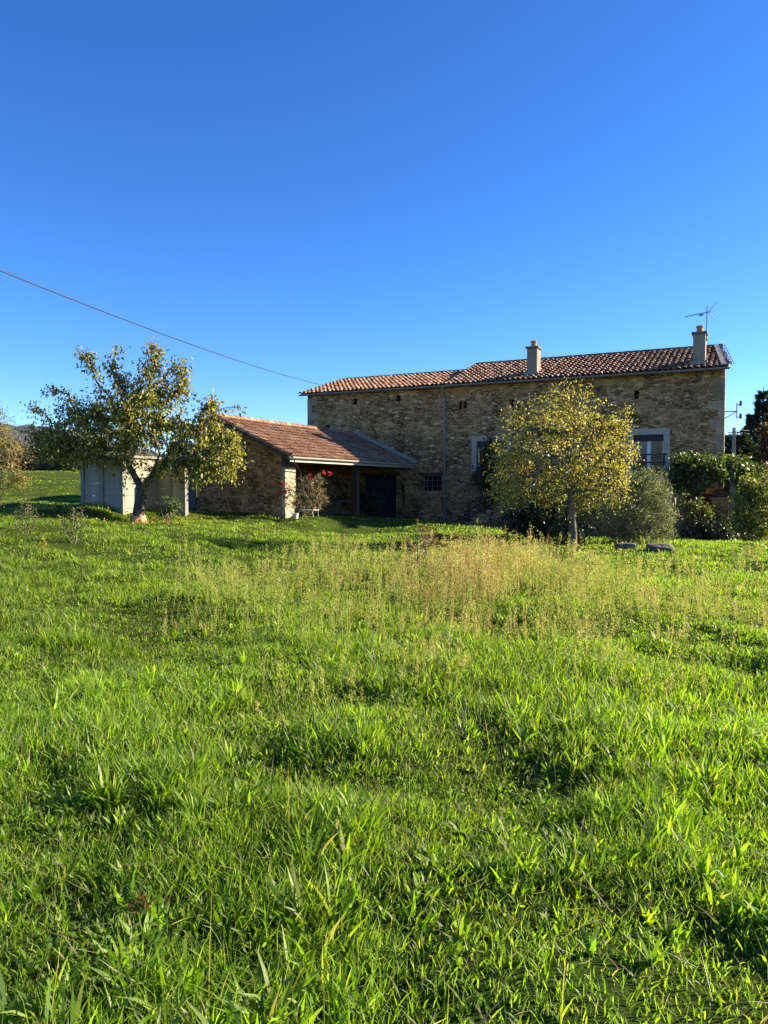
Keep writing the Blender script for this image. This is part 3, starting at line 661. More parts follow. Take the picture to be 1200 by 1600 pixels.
def grow(paths, attr, step=.22, wob=.05, c_r=.011, tip=.005, up=.0):
    """paths: list of (list of 3D points, r0, r1); attr: (n,3) twig ends. returns branch list for tubes and the twig ends' directions"""
    nodes, par, rad = [], [], []
    def addn(p, pa): nodes.append(np.array(p, float)); par.append(pa); return len(nodes)-1
    fixed = {}
    for pts, r0, r1 in paths:
        pts = [np.array(p, float) for p in pts]; segs = []
        for a, b_ in zip(pts, pts[1:]):
            k = max(1, int(np.linalg.norm(b_-a)/step))
            for q in range(k): segs.append(a+(b_-a)*q/k)
        segs.append(pts[-1])
        if nodes:
            d = np.linalg.norm(np.array(nodes)-segs[0], axis=1); pa = int(d.argmin())
            segs = segs[1:] if d[pa] < .05 else segs
        else: pa = -1
        k = len(segs)
        for q, s_ in enumerate(segs): pa = addn(s_, pa); fixed[pa] = r0+(r1-r0)*q/max(1, k-1)
    root = nodes[0]; order = np.argsort(np.linalg.norm(attr-np.mean([p[0][-1] for p in paths], 0), axis=1))
    dep = {}
    ends, dirs = [], []
    arr = np.zeros((len(nodes)+len(attr)*40, 3)); arr[:len(nodes)] = nodes; cnt = len(nodes)
    allow = np.ones(len(arr), bool)
    tr = max(1, int(.28*len([1 for _ in nodes])*0))
    for i_ in order:
        t = attr[i_]; dv = t-arr[:cnt]; d = np.linalg.norm(dv, axis=1)
        pen = np.where(dv[:, 2] < -.1, .25, 0) + up*np.maximum(0, -dv[:, 2])
        k = int((d+pen*d).argmin()); L_ = d[k]; s = max(1, int(L_/step)); pa = k; p0 = arr[k]
        gv = rng.normal(size=3)*wob*L_
        for q in range(1, s+1):
            f_ = q/s; p = p0+(t-p0)*f_+gv*math.sin(math.pi*f_)+np.array([0,0,.06*L_*math.sin(math.pi*f_)])
            nodes.append(p); par.append(pa); arr[cnt] = p; cnt += 1; pa = cnt-1
        ends.append(pa); dirs.append(unit((t-p0)[None])[0])
    n = len(nodes); load = np.zeros(n)
    for e in ends: load[e] += 1
    for i_ in range(n-1, -1, -1):
        if par[i_] >= 0: load[par[i_]] += load[i_]
    rad = np.maximum(tip, c_r*np.sqrt(np.maximum(load, .2)))
    for k, v in fixed.items(): rad[k] = v
    ch = [[] for _ in range(n)]
    for i_ in range(n):
        if par[i_] >= 0: ch[par[i_]].append(i_)
    chains = []; stack = [(0, -1)]
    used = set(); starts = [i_ for i_ in range(n) if par[i_] < 0]
    todo = [(s_, None) for s_ in starts]
    while todo:
        s_, pr = todo.pop(); c = [pr] if pr is not None else []
        cur = s_
        while True:
            c.append(cur)
            if not ch[cur]: break
            nxt = max(ch[cur], key=lambda z: rad[z]+ (1 if z in fixed and cur in fixed else 0)+load[z]*1e-4)
            for o_ in ch[cur]:
                if o_ != nxt: todo.append((o_, cur))
            cur = nxt
        if len(c) > 1: chains.append(c)
    nodes = np.array(nodes)
    return nodes, rad, chains, np.array(ends), np.array(dirs), par
def branch_mesh(name, g, mat_, parent, nside=7, minr=0):
    nodes, rad, chains = g[0], g[1], g[2]; mb = MB()
    for c in chains:
        r = [rad[k] for k in c]
        if len(c) > 1 and r[0] > r[1]*1.6: r[0] = r[1]*1.3
        if max(r) < minr: continue
        mb.tube([nodes[k] for k in c], r, nside if max(r) > .03 else 4, cap=False)
    return mb.build(name, mat_, parent, smooth=True)
def in_lobes(lobes, n, Y, depthk=.8, shell=.0, base=None):
    """lobes: (px, py, rx, ry, weight[, Yoffset]) in photo pixels at depth Y -> n points inside the ellipsoids"""
    w = np.array([l[4] for l in lobes], float); k = rng.choice(len(lobes), n, p=w/w.sum()); out = []
    for q in k:
        l = lobes[q]; u = rng.normal(size=3); u /= np.linalg.norm(u); rr = rng.uniform(shell, 1)**(1/3)
        c = at(l[0], l[1], Y + (l[5] if len(l) > 5 else 0)); s = ppm(Y)
        out.append(c + u*rr*np.array([l[2]/s, depthk*l[2]/s, l[3]/s]))
    return np.array(out)
def leaf_cloud(g, per, spread, size, wr, cols, w, droop, mat_, name, parent, along=3, zcol=None, wind=.0, up=0):
    nodes, rad, chains, ends, dirs, par = g
    P, D = [], []
    for e, d in zip(ends, dirs):
        k = rng.poisson(per); cur = e; seq = [e]
        for _ in range(along):
            if par[cur] >= 0: cur = par[cur]; seq.append(cur)
        for q in range(k):
            b_ = nodes[seq[rng.integers(len(seq))]]; P.append(b_+rng.normal(size=3)*spread)
            dd = d*.5+rng.normal(size=3)*.75+np.array([0,0,-droop+up]); D.append(dd)
    P, D = np.array(P), unit(np.array(D)); n = len(P)
    sz = size*rng.uniform(.6, 1.25, n); tint = pick(cols, w, n)
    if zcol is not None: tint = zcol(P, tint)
    return leaves_mesh(name, P, D, sz, wr, tint, mat_, parent)

# ------------------------------------------------------------------ left fruit tree
YT = 23.0; p0 = at(216, 822, YT); p0[2] = g1(p0[0], p0[1])-.05
tree = empty('fruit_tree', tuple(p0), 0, 'autumn fruit tree with forked dark trunk and orange root collar before the concrete shed', 'tree')
def tw(px, py, dy=0): return at(px, py, YT+dy)
off = Vector(p0)
trunk_pts = [p0, tw(217,800), tw(219,785), tw(222,768)]
paths = [([*trunk_pts], .19, .165),
 ([tw(222,768), tw(214,750,.1), tw(203,733,.15), tw(200,715,.2), tw(196,690,.2), tw(205,660,.2), tw(215,620,.1), tw(228,575,0)], .11, .015),
 ([tw(222,768), tw(232,750,-.2), tw(245,735,-.35), tw(268,722,-.5), tw(300,712,-.6), tw(335,700,-.5)], .095, .018),
 ([tw(200,718,.2), tw(180,716,-.1), tw(150,712,-.4), tw(110,700,-.6), tw(70,690,-.6)], .055, .012),
 ([tw(197,695,.2), tw(170,670,.5), tw(140,640,.8), tw(105,625,.9)], .05, .012),
 ([tw(203,665,.2), tw(180,630,.2), tw(150,595,.2), tw(138,555,.1)], .045, .01),
 ([tw(208,645,.2), tw(190,605,-.2), tw(178,565,-.3)], .04, .01),
 ([tw(212,632,.2), tw(240,605,.4), tw(275,575,.5)], .045, .01),
 ([tw(232,750,-.2), tw(250,710,-1.0), tw(240,680,-1.6), tw(215,660,-1.9)], .05, .012),
 ([tw(300,712,-.6), tw(318,680,-.5), tw(332,640,-.4)], .04, .01),
 ([tw(245,735,-.3), tw(270,700,.6), tw(285,670,1.1)], .05, .012),
 ([tw(300,712,-.6), tw(345,722,-.9), tw(370,715,-1.0)], .035, .01),
 ([tw(200,715,.2), tw(190,690,1.2), tw(200,665,1.9)], .05, .012)]
lobes = [(205,655,85,48,9),(95,705,48,18,1.6),(225,610,58,40,4),(145,650,55,38,3.5),(85,675,45,24,2.2),(75,700,42,18,1.8),(120,700,55,28,3),(260,690,62,40,4.5),(325,700,50,42,5.5),
 (345,730,40,26,3),(305,738,58,20,2.6),(325,655,24,26,1.3),(333,632,9,12,.4),(368,700,16,22,.7),(374,642,6,8,.15),(140,588,14,34,.9),(134,552,10,14,.4),(178,568,13,28,.7),(186,552,8,8,.2),(235,560,18,26,1),
 (281,580,14,34,1),(284,620,16,26,.7),(100,628,22,16,.8),(54,638,10,8,.25),(76,612,10,8,.25),(240,730,60,16,1.4),(165,712,60,16,1.6)]
at_ = in_lobes(lobes, 840, YT, .95)
g = grow(paths, at_, .2, .06, .0085, .0055)
tr_o = branch_mesh('trunk', g, M['bark'], None, 9); tr_o.parent = tree; tr_o.matrix_parent_inverse = Matrix.Translation(-off)
def zc_left(P, t):
    up = np.clip((P[:, 2]-p0[2]-2.8)/2.4, 0, 1)[:, None]*rng.uniform(0, 1, (len(P), 1)); return t*(1-up*.5) + up*.5*np.array([.16,.085,.035])
cr = leaf_cloud(g, 26, .11, .13, .46, [(.19,.215,.032),(.29,.275,.05),(.40,.34,.08),(.07,.10,.02),(.32,.19,.055),(.18,.085,.032)], [2.6,3.2,3.4,1.7,1.2,.6], 1.1, M['leaf'], 'crown', None, 3, zc_left)
cr.parent = tree; cr.matrix_parent_inverse = Matrix.Translation(-off)
# flared root collar
rc_ = MB(); n = 20; vs = []
for h, r_ in ((-.1,.31),(.05,.27),(.16,.235),(.26,.205),(.30,.19)):
    for q in range(n):
        an_ = 2*math.pi*q/n; rr_ = r_*(1+.16*math.cos(3*an_+.6)*(1-h*2.2)+.05*math.sin(7*an_)); vs.append((math.cos(an_)*rr_, math.sin(an_)*rr_, h+(.03*math.sin(5*an_) if h > .2 else 0)))
rc_.add(vs, [(k*n+q, k*n+(q+1)%n, (k+1)*n+(q+1)%n, (k+1)*n+q) for k in range(4) for q in range(n)]); rc_.build('root_collar', M['basecut'], tree, smooth=True)

# ------------------------------------------------------------------ middle yellow tree
def plant(name, label, cat, px, py, Y, paths, lobes, natt, per, spread, size, wr, cols, w, droop, leafm='leaf', barkm='bark', group=None, step=.2, wob=.06, c_r=.008, tip=.004, depthk=.85, along=3, zcol=None, shell=0, parts=('trunk', 'crown'), up=0, base=None):
    b0 = at(px, py, Y) if base is None else np.array(base); b0[2] = g1(b0[0], b0[1])-.04
    root = empty(name, tuple(b0), 0, label, cat, group); inv = Matrix.Translation(-Vector(b0))
    pp = []
    for pts, r0, r1 in paths: pp.append(([b0 if q is None else (at(q[0], q[1], Y+(q[2] if len(q) > 2 else 0))) for q in pts], r0, r1))
    a_ = in_lobes(lobes, natt, Y, depthk, shell); gl = a_[:, 2] > gz(a_[:, 0], a_[:, 1])+.04; a_ = a_[gl]
    g = grow(pp, a_, step, wob, c_r, tip)
    o1 = branch_mesh(parts[0], g, M[barkm], root, 8); o1.matrix_parent_inverse = inv
    o2 = leaf_cloud(g, per, spread, size, wr, cols, w, droop, M[leafm], parts[1], root, along, zcol, up=up); o2.matrix_parent_inverse = inv
    return root, b0
YC = 20.0
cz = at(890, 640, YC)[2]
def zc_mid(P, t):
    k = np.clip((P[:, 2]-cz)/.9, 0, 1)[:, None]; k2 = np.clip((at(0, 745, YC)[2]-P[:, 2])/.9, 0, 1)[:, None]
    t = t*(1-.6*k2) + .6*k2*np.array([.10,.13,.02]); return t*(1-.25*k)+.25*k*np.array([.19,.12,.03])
Ym = [(.46,.34,.055),(.55,.42,.10),(.30,.27,.045),(.13,.155,.03),(.42,.24,.06)]
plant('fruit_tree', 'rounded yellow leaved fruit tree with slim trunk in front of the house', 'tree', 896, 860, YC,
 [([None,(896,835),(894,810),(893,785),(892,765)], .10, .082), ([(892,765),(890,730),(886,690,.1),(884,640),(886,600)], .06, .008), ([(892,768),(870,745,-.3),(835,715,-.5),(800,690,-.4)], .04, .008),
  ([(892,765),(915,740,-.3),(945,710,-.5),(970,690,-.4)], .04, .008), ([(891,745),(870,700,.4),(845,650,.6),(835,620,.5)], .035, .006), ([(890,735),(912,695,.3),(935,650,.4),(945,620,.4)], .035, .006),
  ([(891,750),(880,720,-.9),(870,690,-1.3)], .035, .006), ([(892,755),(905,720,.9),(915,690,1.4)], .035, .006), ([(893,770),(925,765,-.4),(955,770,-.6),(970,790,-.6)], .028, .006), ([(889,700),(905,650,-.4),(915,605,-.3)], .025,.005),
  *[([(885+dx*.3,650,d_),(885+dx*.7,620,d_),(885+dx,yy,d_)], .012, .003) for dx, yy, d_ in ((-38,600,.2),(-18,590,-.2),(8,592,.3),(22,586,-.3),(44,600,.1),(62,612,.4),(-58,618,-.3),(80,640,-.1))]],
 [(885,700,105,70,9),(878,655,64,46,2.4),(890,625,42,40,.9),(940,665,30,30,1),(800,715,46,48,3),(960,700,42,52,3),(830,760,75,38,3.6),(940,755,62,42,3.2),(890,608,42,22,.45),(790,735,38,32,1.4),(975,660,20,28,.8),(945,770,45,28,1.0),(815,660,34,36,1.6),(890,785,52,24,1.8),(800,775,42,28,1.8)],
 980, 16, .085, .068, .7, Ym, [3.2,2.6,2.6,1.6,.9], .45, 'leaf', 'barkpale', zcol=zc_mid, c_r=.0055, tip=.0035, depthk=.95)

# ------------------------------------------------------------------ shrubs round the house
def stems(n, px, py, spread, top, dz=0.0, r=.018):
    out = []
    for k in range(n):
        a = (k+.5)/n*2-1; out.append(([None if k == 0 else (px+a*spread*.3, py, .25*((k*7) % 5-2)/2), (px+a*spread*.7, (py+top)/2+5, .3*((k*3) % 5-2)/2), (px+a*spread, top+abs(a)*15, .5*((k*3) % 5-2)/2)], r, r*.3))
    return out
DG = [(.012,.025,.008),(.02,.038,.011),(.032,.052,.014)]
plant('laurel_shrub', 'dark glossy evergreen shrub behind the trunk of the yellow tree', 'shrub', 850, 856, 22.5, stems(7, 850, 850, 50, 780), [(850,800,60,42,5),(815,815,35,35,2.5),(880,820,45,38,3),(860,775,45,22,2)], 480, 16, .10, .12, .5, DG, [3,3,1.6], .2, 'darkleaf', 'bark', c_r=.004)
plant('laurel_shrub', 'pale variegated leafy shrub at the foot of the yellow tree', 'shrub', 893, 859, 20.9, stems(5, 893, 855, 24, 790, r=.01), [(893,820,27,38,3),(875,838,22,20,1.6),(910,835,20,24,1.4)], 200, 12, .06, .085, .5, [(.03,.055,.015),(.06,.09,.025),(.16,.19,.075)], [3,2.4,1.3], .3, 'darkleaf', 'bark', c_r=.004)
OL = [(.18,.19,.10),(.25,.255,.145),(.34,.33,.20),(.10,.11,.06)]
plant('olive_bush', 'rounded grey green olive bush with fine leaves right of the yellow tree', 'shrub', 995, 858, 21.5, stems(9, 995, 855, 48, 765, r=.016), [(998,800,58,56,6),(1012,765,38,34,2.6),(965,825,38,32,2.2),(1033,815,26,40,2),(990,750,26,18,1),(1003,840,52,20,1.8)], 980, 18, .07, .075, .3, OL, [2.6,2.6,1.5,1.4], -.15, 'leafmat', 'twig', c_r=.0035, tip=.003, up=.35)
VI = [(.07,.10,.02),(.115,.14,.025),(.17,.17,.03),(.03,.05,.012)]
plant('vine', 'leafy climbing vine heaped over the pergola beams by the house corner', 'vine', 1063, 848, 27.4, [([None,(1060,800),(1056,760),(1058,740)], .05, .03), ([(1058,740),(1090,728,.2),(1130,730,.3),(1165,740)], .03, .01)],
 [(1058,737,17,24,2.2),(1085,724,35,12,2.6),(1108,732,46,20,4),(1138,730,30,16,2.8),(1160,740,22,22,2.6),(1085,755,28,16,2.6),(1058,718,8,6,.4),(1150,755,14,12,.8)], 460, 15, .12, .14, .75, VI, [3,3,2,2], .55, 'leaf', 'twig', c_r=.005, parts=('stem','foliage'), depthk=.8)
YG = [(.21,.22,.035),(.28,.26,.045),(.13,.16,.028),(.36,.27,.06),(.06,.08,.018)]
plant('hazel_shrub', 'tall yellowing green shrub on the right edge hiding the brick oven', 'shrub', 1172, 858, 24.5, stems(8, 1172, 855, 42, 765, r=.02), [(1182,795,40,42,4.5),(1163,785,14,22,1),(1195,770,28,34,2.4),(1166,828,44,26,3),(1200,815,30,40,2),(1165,757,12,16,.6)], 430, 14, .09, .105, .62, YG, [3,2.4,2.6,1,1.4], .45, 'leaf', 'twig', c_r=.004)
plant('bush', 'low dark bush in the shade below the pergola beside the stone post', 'shrub', 1085, 848, 26.6, stems(5, 1085, 845, 35, 805, r=.012), [(1085,828,24,16,3),(1110,826,26,18,3),(1132,835,24,18,2)], 240, 13, .09, .10, .55, DG, [3,3,1.5], .3, 'darkleaf', 'twig', c_r=.004)
plant('vine', 'pale young vine shoots rising over the low brick wall', 'vine', 1085, 846, 26.2, stems(5, 1085, 840, 26, 785, r=.008), [(1075,792,12,9,1),(1095,790,16,11,1.4),(1108,797,12,8,1),(1086,782,8,6,.5),(1066,775,5,12,.5)], 50, 9, .07, .11, .75, [(.11,.12,.04),(.15,.16,.05),(.07,.09,.03)], [1,1,1], .3, 'leaf', 'twig', c_r=.003, parts=('stem','foliage'))
plant('climbing_plant', 'dark climber growing up past the left upstairs window', 'climber', 772, 826, 31.6, [([None,(770,790),(768,750),(768,700)], .03, .01), ([(770,780),(758,755),(750,740)], .02, .008)], [(766,735,16,34,3),(765,695,10,17,1),(752,745,12,18,1.4),(785,760,25,28,2.2),(762,790,14,20,.9)], 230, 14, .11, .13, .6, [(.02,.035,.012),(.035,.055,.015),(.07,.085,.025),(.11,.10,.03)], [3,3,1.4,.7], .5, 'leaf', 'twig', c_r=.005, parts=('stem','foliage'))
plant('hazel_shrub', 'brown and green half bare shrub far right below the conifers', 'shrub', 1190, 800, 33, stems(6, 1190, 795, 25, 750, r=.015), [(1192,745,26,22,3),(1180,762,20,20,1.6),(1205,770,20,30,2)], 240, 10, .11, .12, .6, [(.10,.085,.04),(.06,.065,.025),(.14,.10,.05)], [2,2,1], .4, 'leaf', 'twig', c_r=.004)
# flowering shrub by the open barn, table, pots, potted plant
fs_root, fb0 = plant('flowering_shrub', 'half bare red flowering camellia beside the lit barn pillar', 'shrub', 482, 808, 25.3, stems(11, 482, 804, 32, 755, r=.011), [(478,772,32,26,4),(487,752,24,12,1.8),(462,785,18,20,1.2),(500,780,20,18,1.2),(445,770,8,22,.5)], 420, 3.6, .05, .07, .55, [(.20,.13,.06),(.14,.12,.04),(.05,.065,.025),(.26,.17,.09)], [2.4,1.6,1.2,1], .3, 'leaf', 'twig', c_r=.0042, tip=.0035, along=2)
for (fx, fy) in ((443,756),(445,768),(436,770),(484,744),(486,747),(506,738),(515,740)):
    c_ = at(fx, fy, 25.1) - fb0; k = 26; D = unit(rng.normal(size=(k,3))); P = np.tile(c_, (k,1))+D*.02
    leaves_mesh('flower', P, D, rng.uniform(.05,.085,k), .9, pick([(.45,.02,.035),(.36,.012,.02),(.5,.05,.07)],[1,1,1],k), M['petal'], fs_root)
tb = at(481, 796, 26.4); gzz = g1(tb[0], tb[1]); tbl = empty('garden_table', (tb[0], tb[1], gzz), -TH, 'small white topped metal table half hidden in grass by the camellia', 'table')
th = tb[2]-gzz
MB().box((-.36,-.22,th-.03),(.36,.22,th)).build('tabletop', M['white'], tbl, bevel=.008)
for sx in (-.3,.3):
    for sy in (-.17,.17): MB().tube([(sx,sy,th-.031),(sx*1.1,sy*1.1,-.03)], .014, 6).build('leg', M['white'], tbl)
def pot(px, Y, z, r, h, m_, name, label):
    c = at(px, 800, Y); n = 16; zz = g1(c[0], c[1])-.01 if z is None else z; mb = MB(); vs = []
    pr = [(0,.7),(h*.8,.95),(h*.8,1.08),(h,1.1),(h,.92),(h*.6,.88)]
    for hh, q in pr:
        for gq in range(n): an_ = 2*math.pi*gq/n; vs.append((c[0]+math.cos(an_)*r*q, c[1]+math.sin(an_)*r*q, zz+hh))
    mb.add(vs, [(k*n+gq, k*n+(gq+1)%n, (k+1)*n+(gq+1)%n, (k+1)*n+gq) for k in range(5) for gq in range(n)]+[tuple(5*n+gq for gq in range(n))])
    return tag(mb.build(name, M[m_], None, smooth=False), label, 'pot')
pot(473, 26.35, tb[2]+.002, .07, .12, 'white', 'flower_pot', 'little white pot standing on the white garden table')
pot(491, 26.35, tb[2]+.002, .06, .10, 'pot', 'flower_pot', 'little clay pot standing on the white garden table')
pot(462, 25.6, None, .10, .2, 'white', 'flower_pot', 'white pot on the grass beside the barn pillar')
plant('potted_shrub', 'dark green leafy shrub growing before the blue barn door', 'shrub', 572, 811, 31.5, stems(5, 572, 806, 18, 770, r=.012), [(572,780,20,16,3),(585,785,16,14,1.6),(565,795,12,14,1.2)], 170, 13, .08, .12, .4, [(.015,.045,.018),(.025,.06,.02),(.04,.075,.03)], [1,1,1], .4, 'leaf', 'twig', c_r=.004)

# sapling by the left tree, leftmost broom bush, small field shrubs
plant('rose_bush', 'thin pale stemmed young bush just right of the autumn fruit tree', 'shrub', 262, 826, 21.5, stems(6, 262, 822, 12, 785, r=.012), [(262,795,16,14,2),(275,785,10,9,1),(250,800,8,10,.7)], 80, 7, .06, .085, .6, [(.10,.13,.03),(.14,.16,.045),(.07,.10,.02)], [1,1,1], .3, 'leaf', 'twig', c_r=.004)
plant('broom_bush', 'straggly yellow ochre bush at the left edge of the meadow', 'shrub', -8, 800, 21.0, stems(6, -8, 790, 35, 650, r=.015), [(-5,670,30,35,3),(10,700,24,26,1.6),(5,740,32,30,2),(30,755,20,12,1.2),(-15,640,16,14,.6),(40,745,14,6,.4)], 330, 13, .08, .075, .22, [(.34,.26,.06),(.24,.21,.05),(.40,.31,.11),(.12,.13,.035)], [2,2,1,1], -.2, 'leafmat', 'twig', c_r=.0035, up=.3)
for (px, py, Y, lab) in ((40, 840, 17.5, 'small weedy bush in the lit grass near the left edge'), (115, 852, 16.5, 'thin leggy weed bush in the grass before the autumn tree')):
    plant('weed_bush', lab, 'shrub', px, py, Y, stems(5, px, py, 22, py-45, r=.007), [(px,py-30,24,20,2),(px+5,py-50,16,12,.7)], 70, 6, .05, .06, .5, [(.09,.115,.03),(.14,.15,.05),(.06,.085,.02)], [1,1,1], .1, 'leaf', 'twig', c_r=.003, tip=.003)
plant('nettle_clump', 'dense green nettle clump in front of the slim yellow tree', 'shrub', 858, 884, 17.2, stems(7, 858, 880, 28, 862, r=.006), [(858,868,32,14,3),(835,872,18,10,1),(878,874,18,9,1)], 170, 9, .05, .07, .5, [(.05,.085,.018),(.075,.115,.022),(.035,.06,.014)], [1,1,1], .1, 'leafmat', 'twig', c_r=.003, tip=.003)

# two shrubs just right of the view whose shadows reach across the meadow
for (x_, y_, h_, w_, lab) in ((8.3, 9.3, 1.5, .9, 'leafy shrub beyond the right edge nearest the viewer'), (12.6, 16.6, 2.3, 1.3, 'taller leafy shrub beyond the right edge near the two stones')):
    bx = 600+F*x_/y_; k_ = ppm(y_); by = 760+k_*(EYE-g1(x_, y_)); ty = by-h_*k_
    plant('hazel_shrub', lab, 'shrub', bx, by, y_, stems(7, bx, by, w_*k_*.6, ty+.3*h_*k_, r=.014), [(bx, by-h_*k_*.55, w_*k_, h_*k_*.45, 3), (bx-w_*k_*.5, by-h_*k_*.35, w_*k_*.7, h_*k_*.3, 1), (bx+w_*k_*.5, by-h_*k_*.4, w_*k_*.7, h_*k_*.3, 1)], 260, 14, .08, .10, .6, YG, [3,2.4,2.6,1,1.4], .4, 'leaf', 'twig', c_r=.004)
# ------------------------------------------------------------------ far bushes and trees
BG = [('bushy_tree', 'brown autumn bush at the far left end of the meadow', 20, 735, 66, 34, 26, [(.26,.17,.085),(.20,.14,.075),(.32,.24,.10)]),
      ('bushy_tree', 'grey brown leafless bush along the far meadow edge', 62, 737, 67, 28, 22, [(.24,.18,.12),(.18,.15,.10),(.28,.22,.15)]),
      ('bushy_tree', 'round green bush beside the concrete shed at the meadow edge', 112, 737, 66, 22, 18, [(.08,.11,.026),(.12,.15,.035),(.05,.08,.02)]),
      ('bushy_tree', 'tall olive green bush behind the concrete shed', 150, 737, 68, 30, 24, [(.10,.12,.035),(.15,.15,.045),(.06,.085,.025)]),
      ('bushy_tree', 'dark green bush at the very left end of the far hedge', -30, 737, 66, 30, 30, [(.08,.10,.03),(.13,.13,.045),(.18,.14,.05)])]
for nm, lab, px, py, Y, rx, ry, cols in BG:
    plant(nm, lab, 'bush', px, py, Y, stems(5, px, py, rx*.6, py-ry*1.2, r=.05), [(px,py-ry*.75,rx,ry,3),(px-rx*.5,py-ry*.4,rx*.7,ry*.6,1),(px+rx*.5,py-ry*.4,rx*.7,ry*.6,1)], 170, 16, .28, .34, .6, cols, [2,1.4,1], .2, 'leafmat', 'twig', group='bushes along the far meadow edge', c_r=.01, step=.6)

def conifer(label, px, pyt, Y, width, zbase=-.3, seed=1, cols=None, gap=.36, name='conifer_tree', ex=1.2):
    rr = random.Random(seed); top = at(px, pyt, Y); b0 = np.array([top[0], top[1], zbase]); Ht = top[2]-zbase
    root = empty(name, tuple(b0), 0, label, 'tree', 'dark conifers behind the house'); tk = MB()
    tk.tube([(0,0,0),(.05,0,Ht*.5),(0,0,Ht)], [.3,.18,.02], 8); P, D = [], []
    z = Ht*.08
    while z < Ht*.985:
        f_ = 1-z/Ht; ln = width*(f_**ex)*rr.uniform(.6, 1.2)+.14; nb = rr.choice((4,5,6))
        a0 = rr.uniform(0, 6.28)
        for q in range(nb):
            an_ = a0+q*6.283/nb+rr.uniform(-.3,.3); l = ln*rr.uniform(.6,1.12); rise = rr.uniform(-.12,.3)
            tipp = np.array([math.cos(an_)*l, math.sin(an_)*l, z+l*rise-.1*l]); mid = np.array([math.cos(an_)*l*.5, math.sin(an_)*l*.5, z+l*.05])
            tk.tube([(0,0,z), tuple(mid), tuple(tipp)], [.035,.022,.006], 4, cap=False)
            k = int(26+l*85)
            for s_ in range(k):
                u = rr.uniform(.12,1)**.8; pt = (np.array([0,0,z])*(1-u)**2+2*u*(1-u)*mid+u*u*tipp); side = np.array([-math.sin(an_), math.cos(an_), 0])
                wd = .3*l*(1-u)+.12; pt = pt+side*rr.uniform(-wd,wd)+np.array([0,0,rr.uniform(-.22,.14)])
                P.append(pt); D.append(np.array([math.cos(an_),math.sin(an_),rr.uniform(-.5,.35)])*.8+side*rr.uniform(-.9,.9))
        z += gap*rr.uniform(.75,1.25)
    tk.build('trunk', M['bark'], root); P, D = np.array(P), unit(np.array(D)); n = len(P)
    cols = cols or [(.018,.034,.022),(.03,.054,.032),(.045,.07,.04)]
    leaves_mesh('crown', P, D, rng.uniform(.16,.36,n), .34, pick(cols, [1,1,1], n), M['leafmat'], root)
conifer('tallest dark conifer with a thin pointed top at the right edge', 1193, 604, 56, 5.6, seed=3, ex=1.25)
conifer('broad dark conifer with upswept branches left of the concrete pole', 1152, 672, 52, 4.2, seed=5, ex=.7)
conifer('wide dark conifer filling the gap right of the concrete pole', 1175, 650, 60, 4.4, seed=8, ex=1.0)
conifer('dark conifer mostly beyond the right edge of the view', 1226, 650, 54, 3.4, seed=12, ex=1.2)
plant('bushy_tree', 'rusty brown autumn tree in front of the tallest conifer', 'tree', 1200, 790, 46, [([None,(1200,740),(1198,690)], .12, .04)], [(1198,690,14,32,2),(1205,720,22,30,2)], 190, 12, .16, .2, .6, [(.10,.055,.02),(.13,.08,.03),(.06,.05,.02)], [1,1,1], .3, 'leafmat', 'bark', c_r=.008, step=.4)

# ------------------------------------------------------------------ poles and wires
up_ = at(1147, 668, 45); upz = float(gz0(up_[0], up_[1]))
pol = empty('utility_pole', (up_[0], up_[1], upz-.3), 0, 'pale concrete utility pole standing before the dark conifers', 'pole')
Hp = up_[2]-upz+.3
MB().add([(-.13,-.09,0),(.13,-.09,0),(.13,.09,0),(-.13,.09,0),(-.08,-.06,Hp),(.08,-.06,Hp),(.08,.06,Hp),(-.08,.06,Hp)], [(0,3,2,1),(4,5,6,7),(0,1,5,4),(1,2,6,5),(2,3,7,6),(3,0,4,7)]).build('shaft', M['concretepost'], pol, bevel=.01)
MB().box((-.35,-.1,Hp-.32),(.35,-.062,Hp-.26)).build('crossarm', M['rust'], pol)
def wire(name, label, a, b_, sag, r=.009, n=24, group=None):
    a, b_ = np.array(a, float), np.array(b_, float); pts = [a+(b_-a)*k/n-np.array([0,0,4*sag*(k/n)*(1-k/n)]) for k in range(n+1)]
    return tag(MB().tube(pts, r, 5).build(name, M['black']), label, 'wire', group)
hb = wpt(LEN+.05, .5, 0)
for (yh, dz_, lab) in ((664, -.05, 'uppermost thin wire from house corner to concrete pole'), (672, -.3, 'lower thin wire from house corner to concrete pole')):
    wire('power_line', lab, np.array([hb[0], hb[1], at(1131, yh, hb[1])[2]]), (up_[0], up_[1]-.1, up_[2]+dz_), .15, .011, 12, 'wires at the concrete pole')
for (yh, dz_, lab) in ((671, -.1, 'upper thin wire running right from the concrete pole past the conifers'), (675, -.28, 'lower thin wire running right from the concrete pole past the conifers')):
    e = at(1290, yh, 50); wire('power_line', lab, (up_[0], up_[1]-.1, up_[2]+dz_), e, .2, .011, 12, 'wires at the concrete pole')
eh = wpt(.35, .3, 0); e1 = np.array([*at(505, 602, eh[1])[:2], 0]); pe = at(505, 602, 37.0)
s0 = at(0, 394, 15.0); dirw = (s0-pe); s1 = pe+dirw*1.45
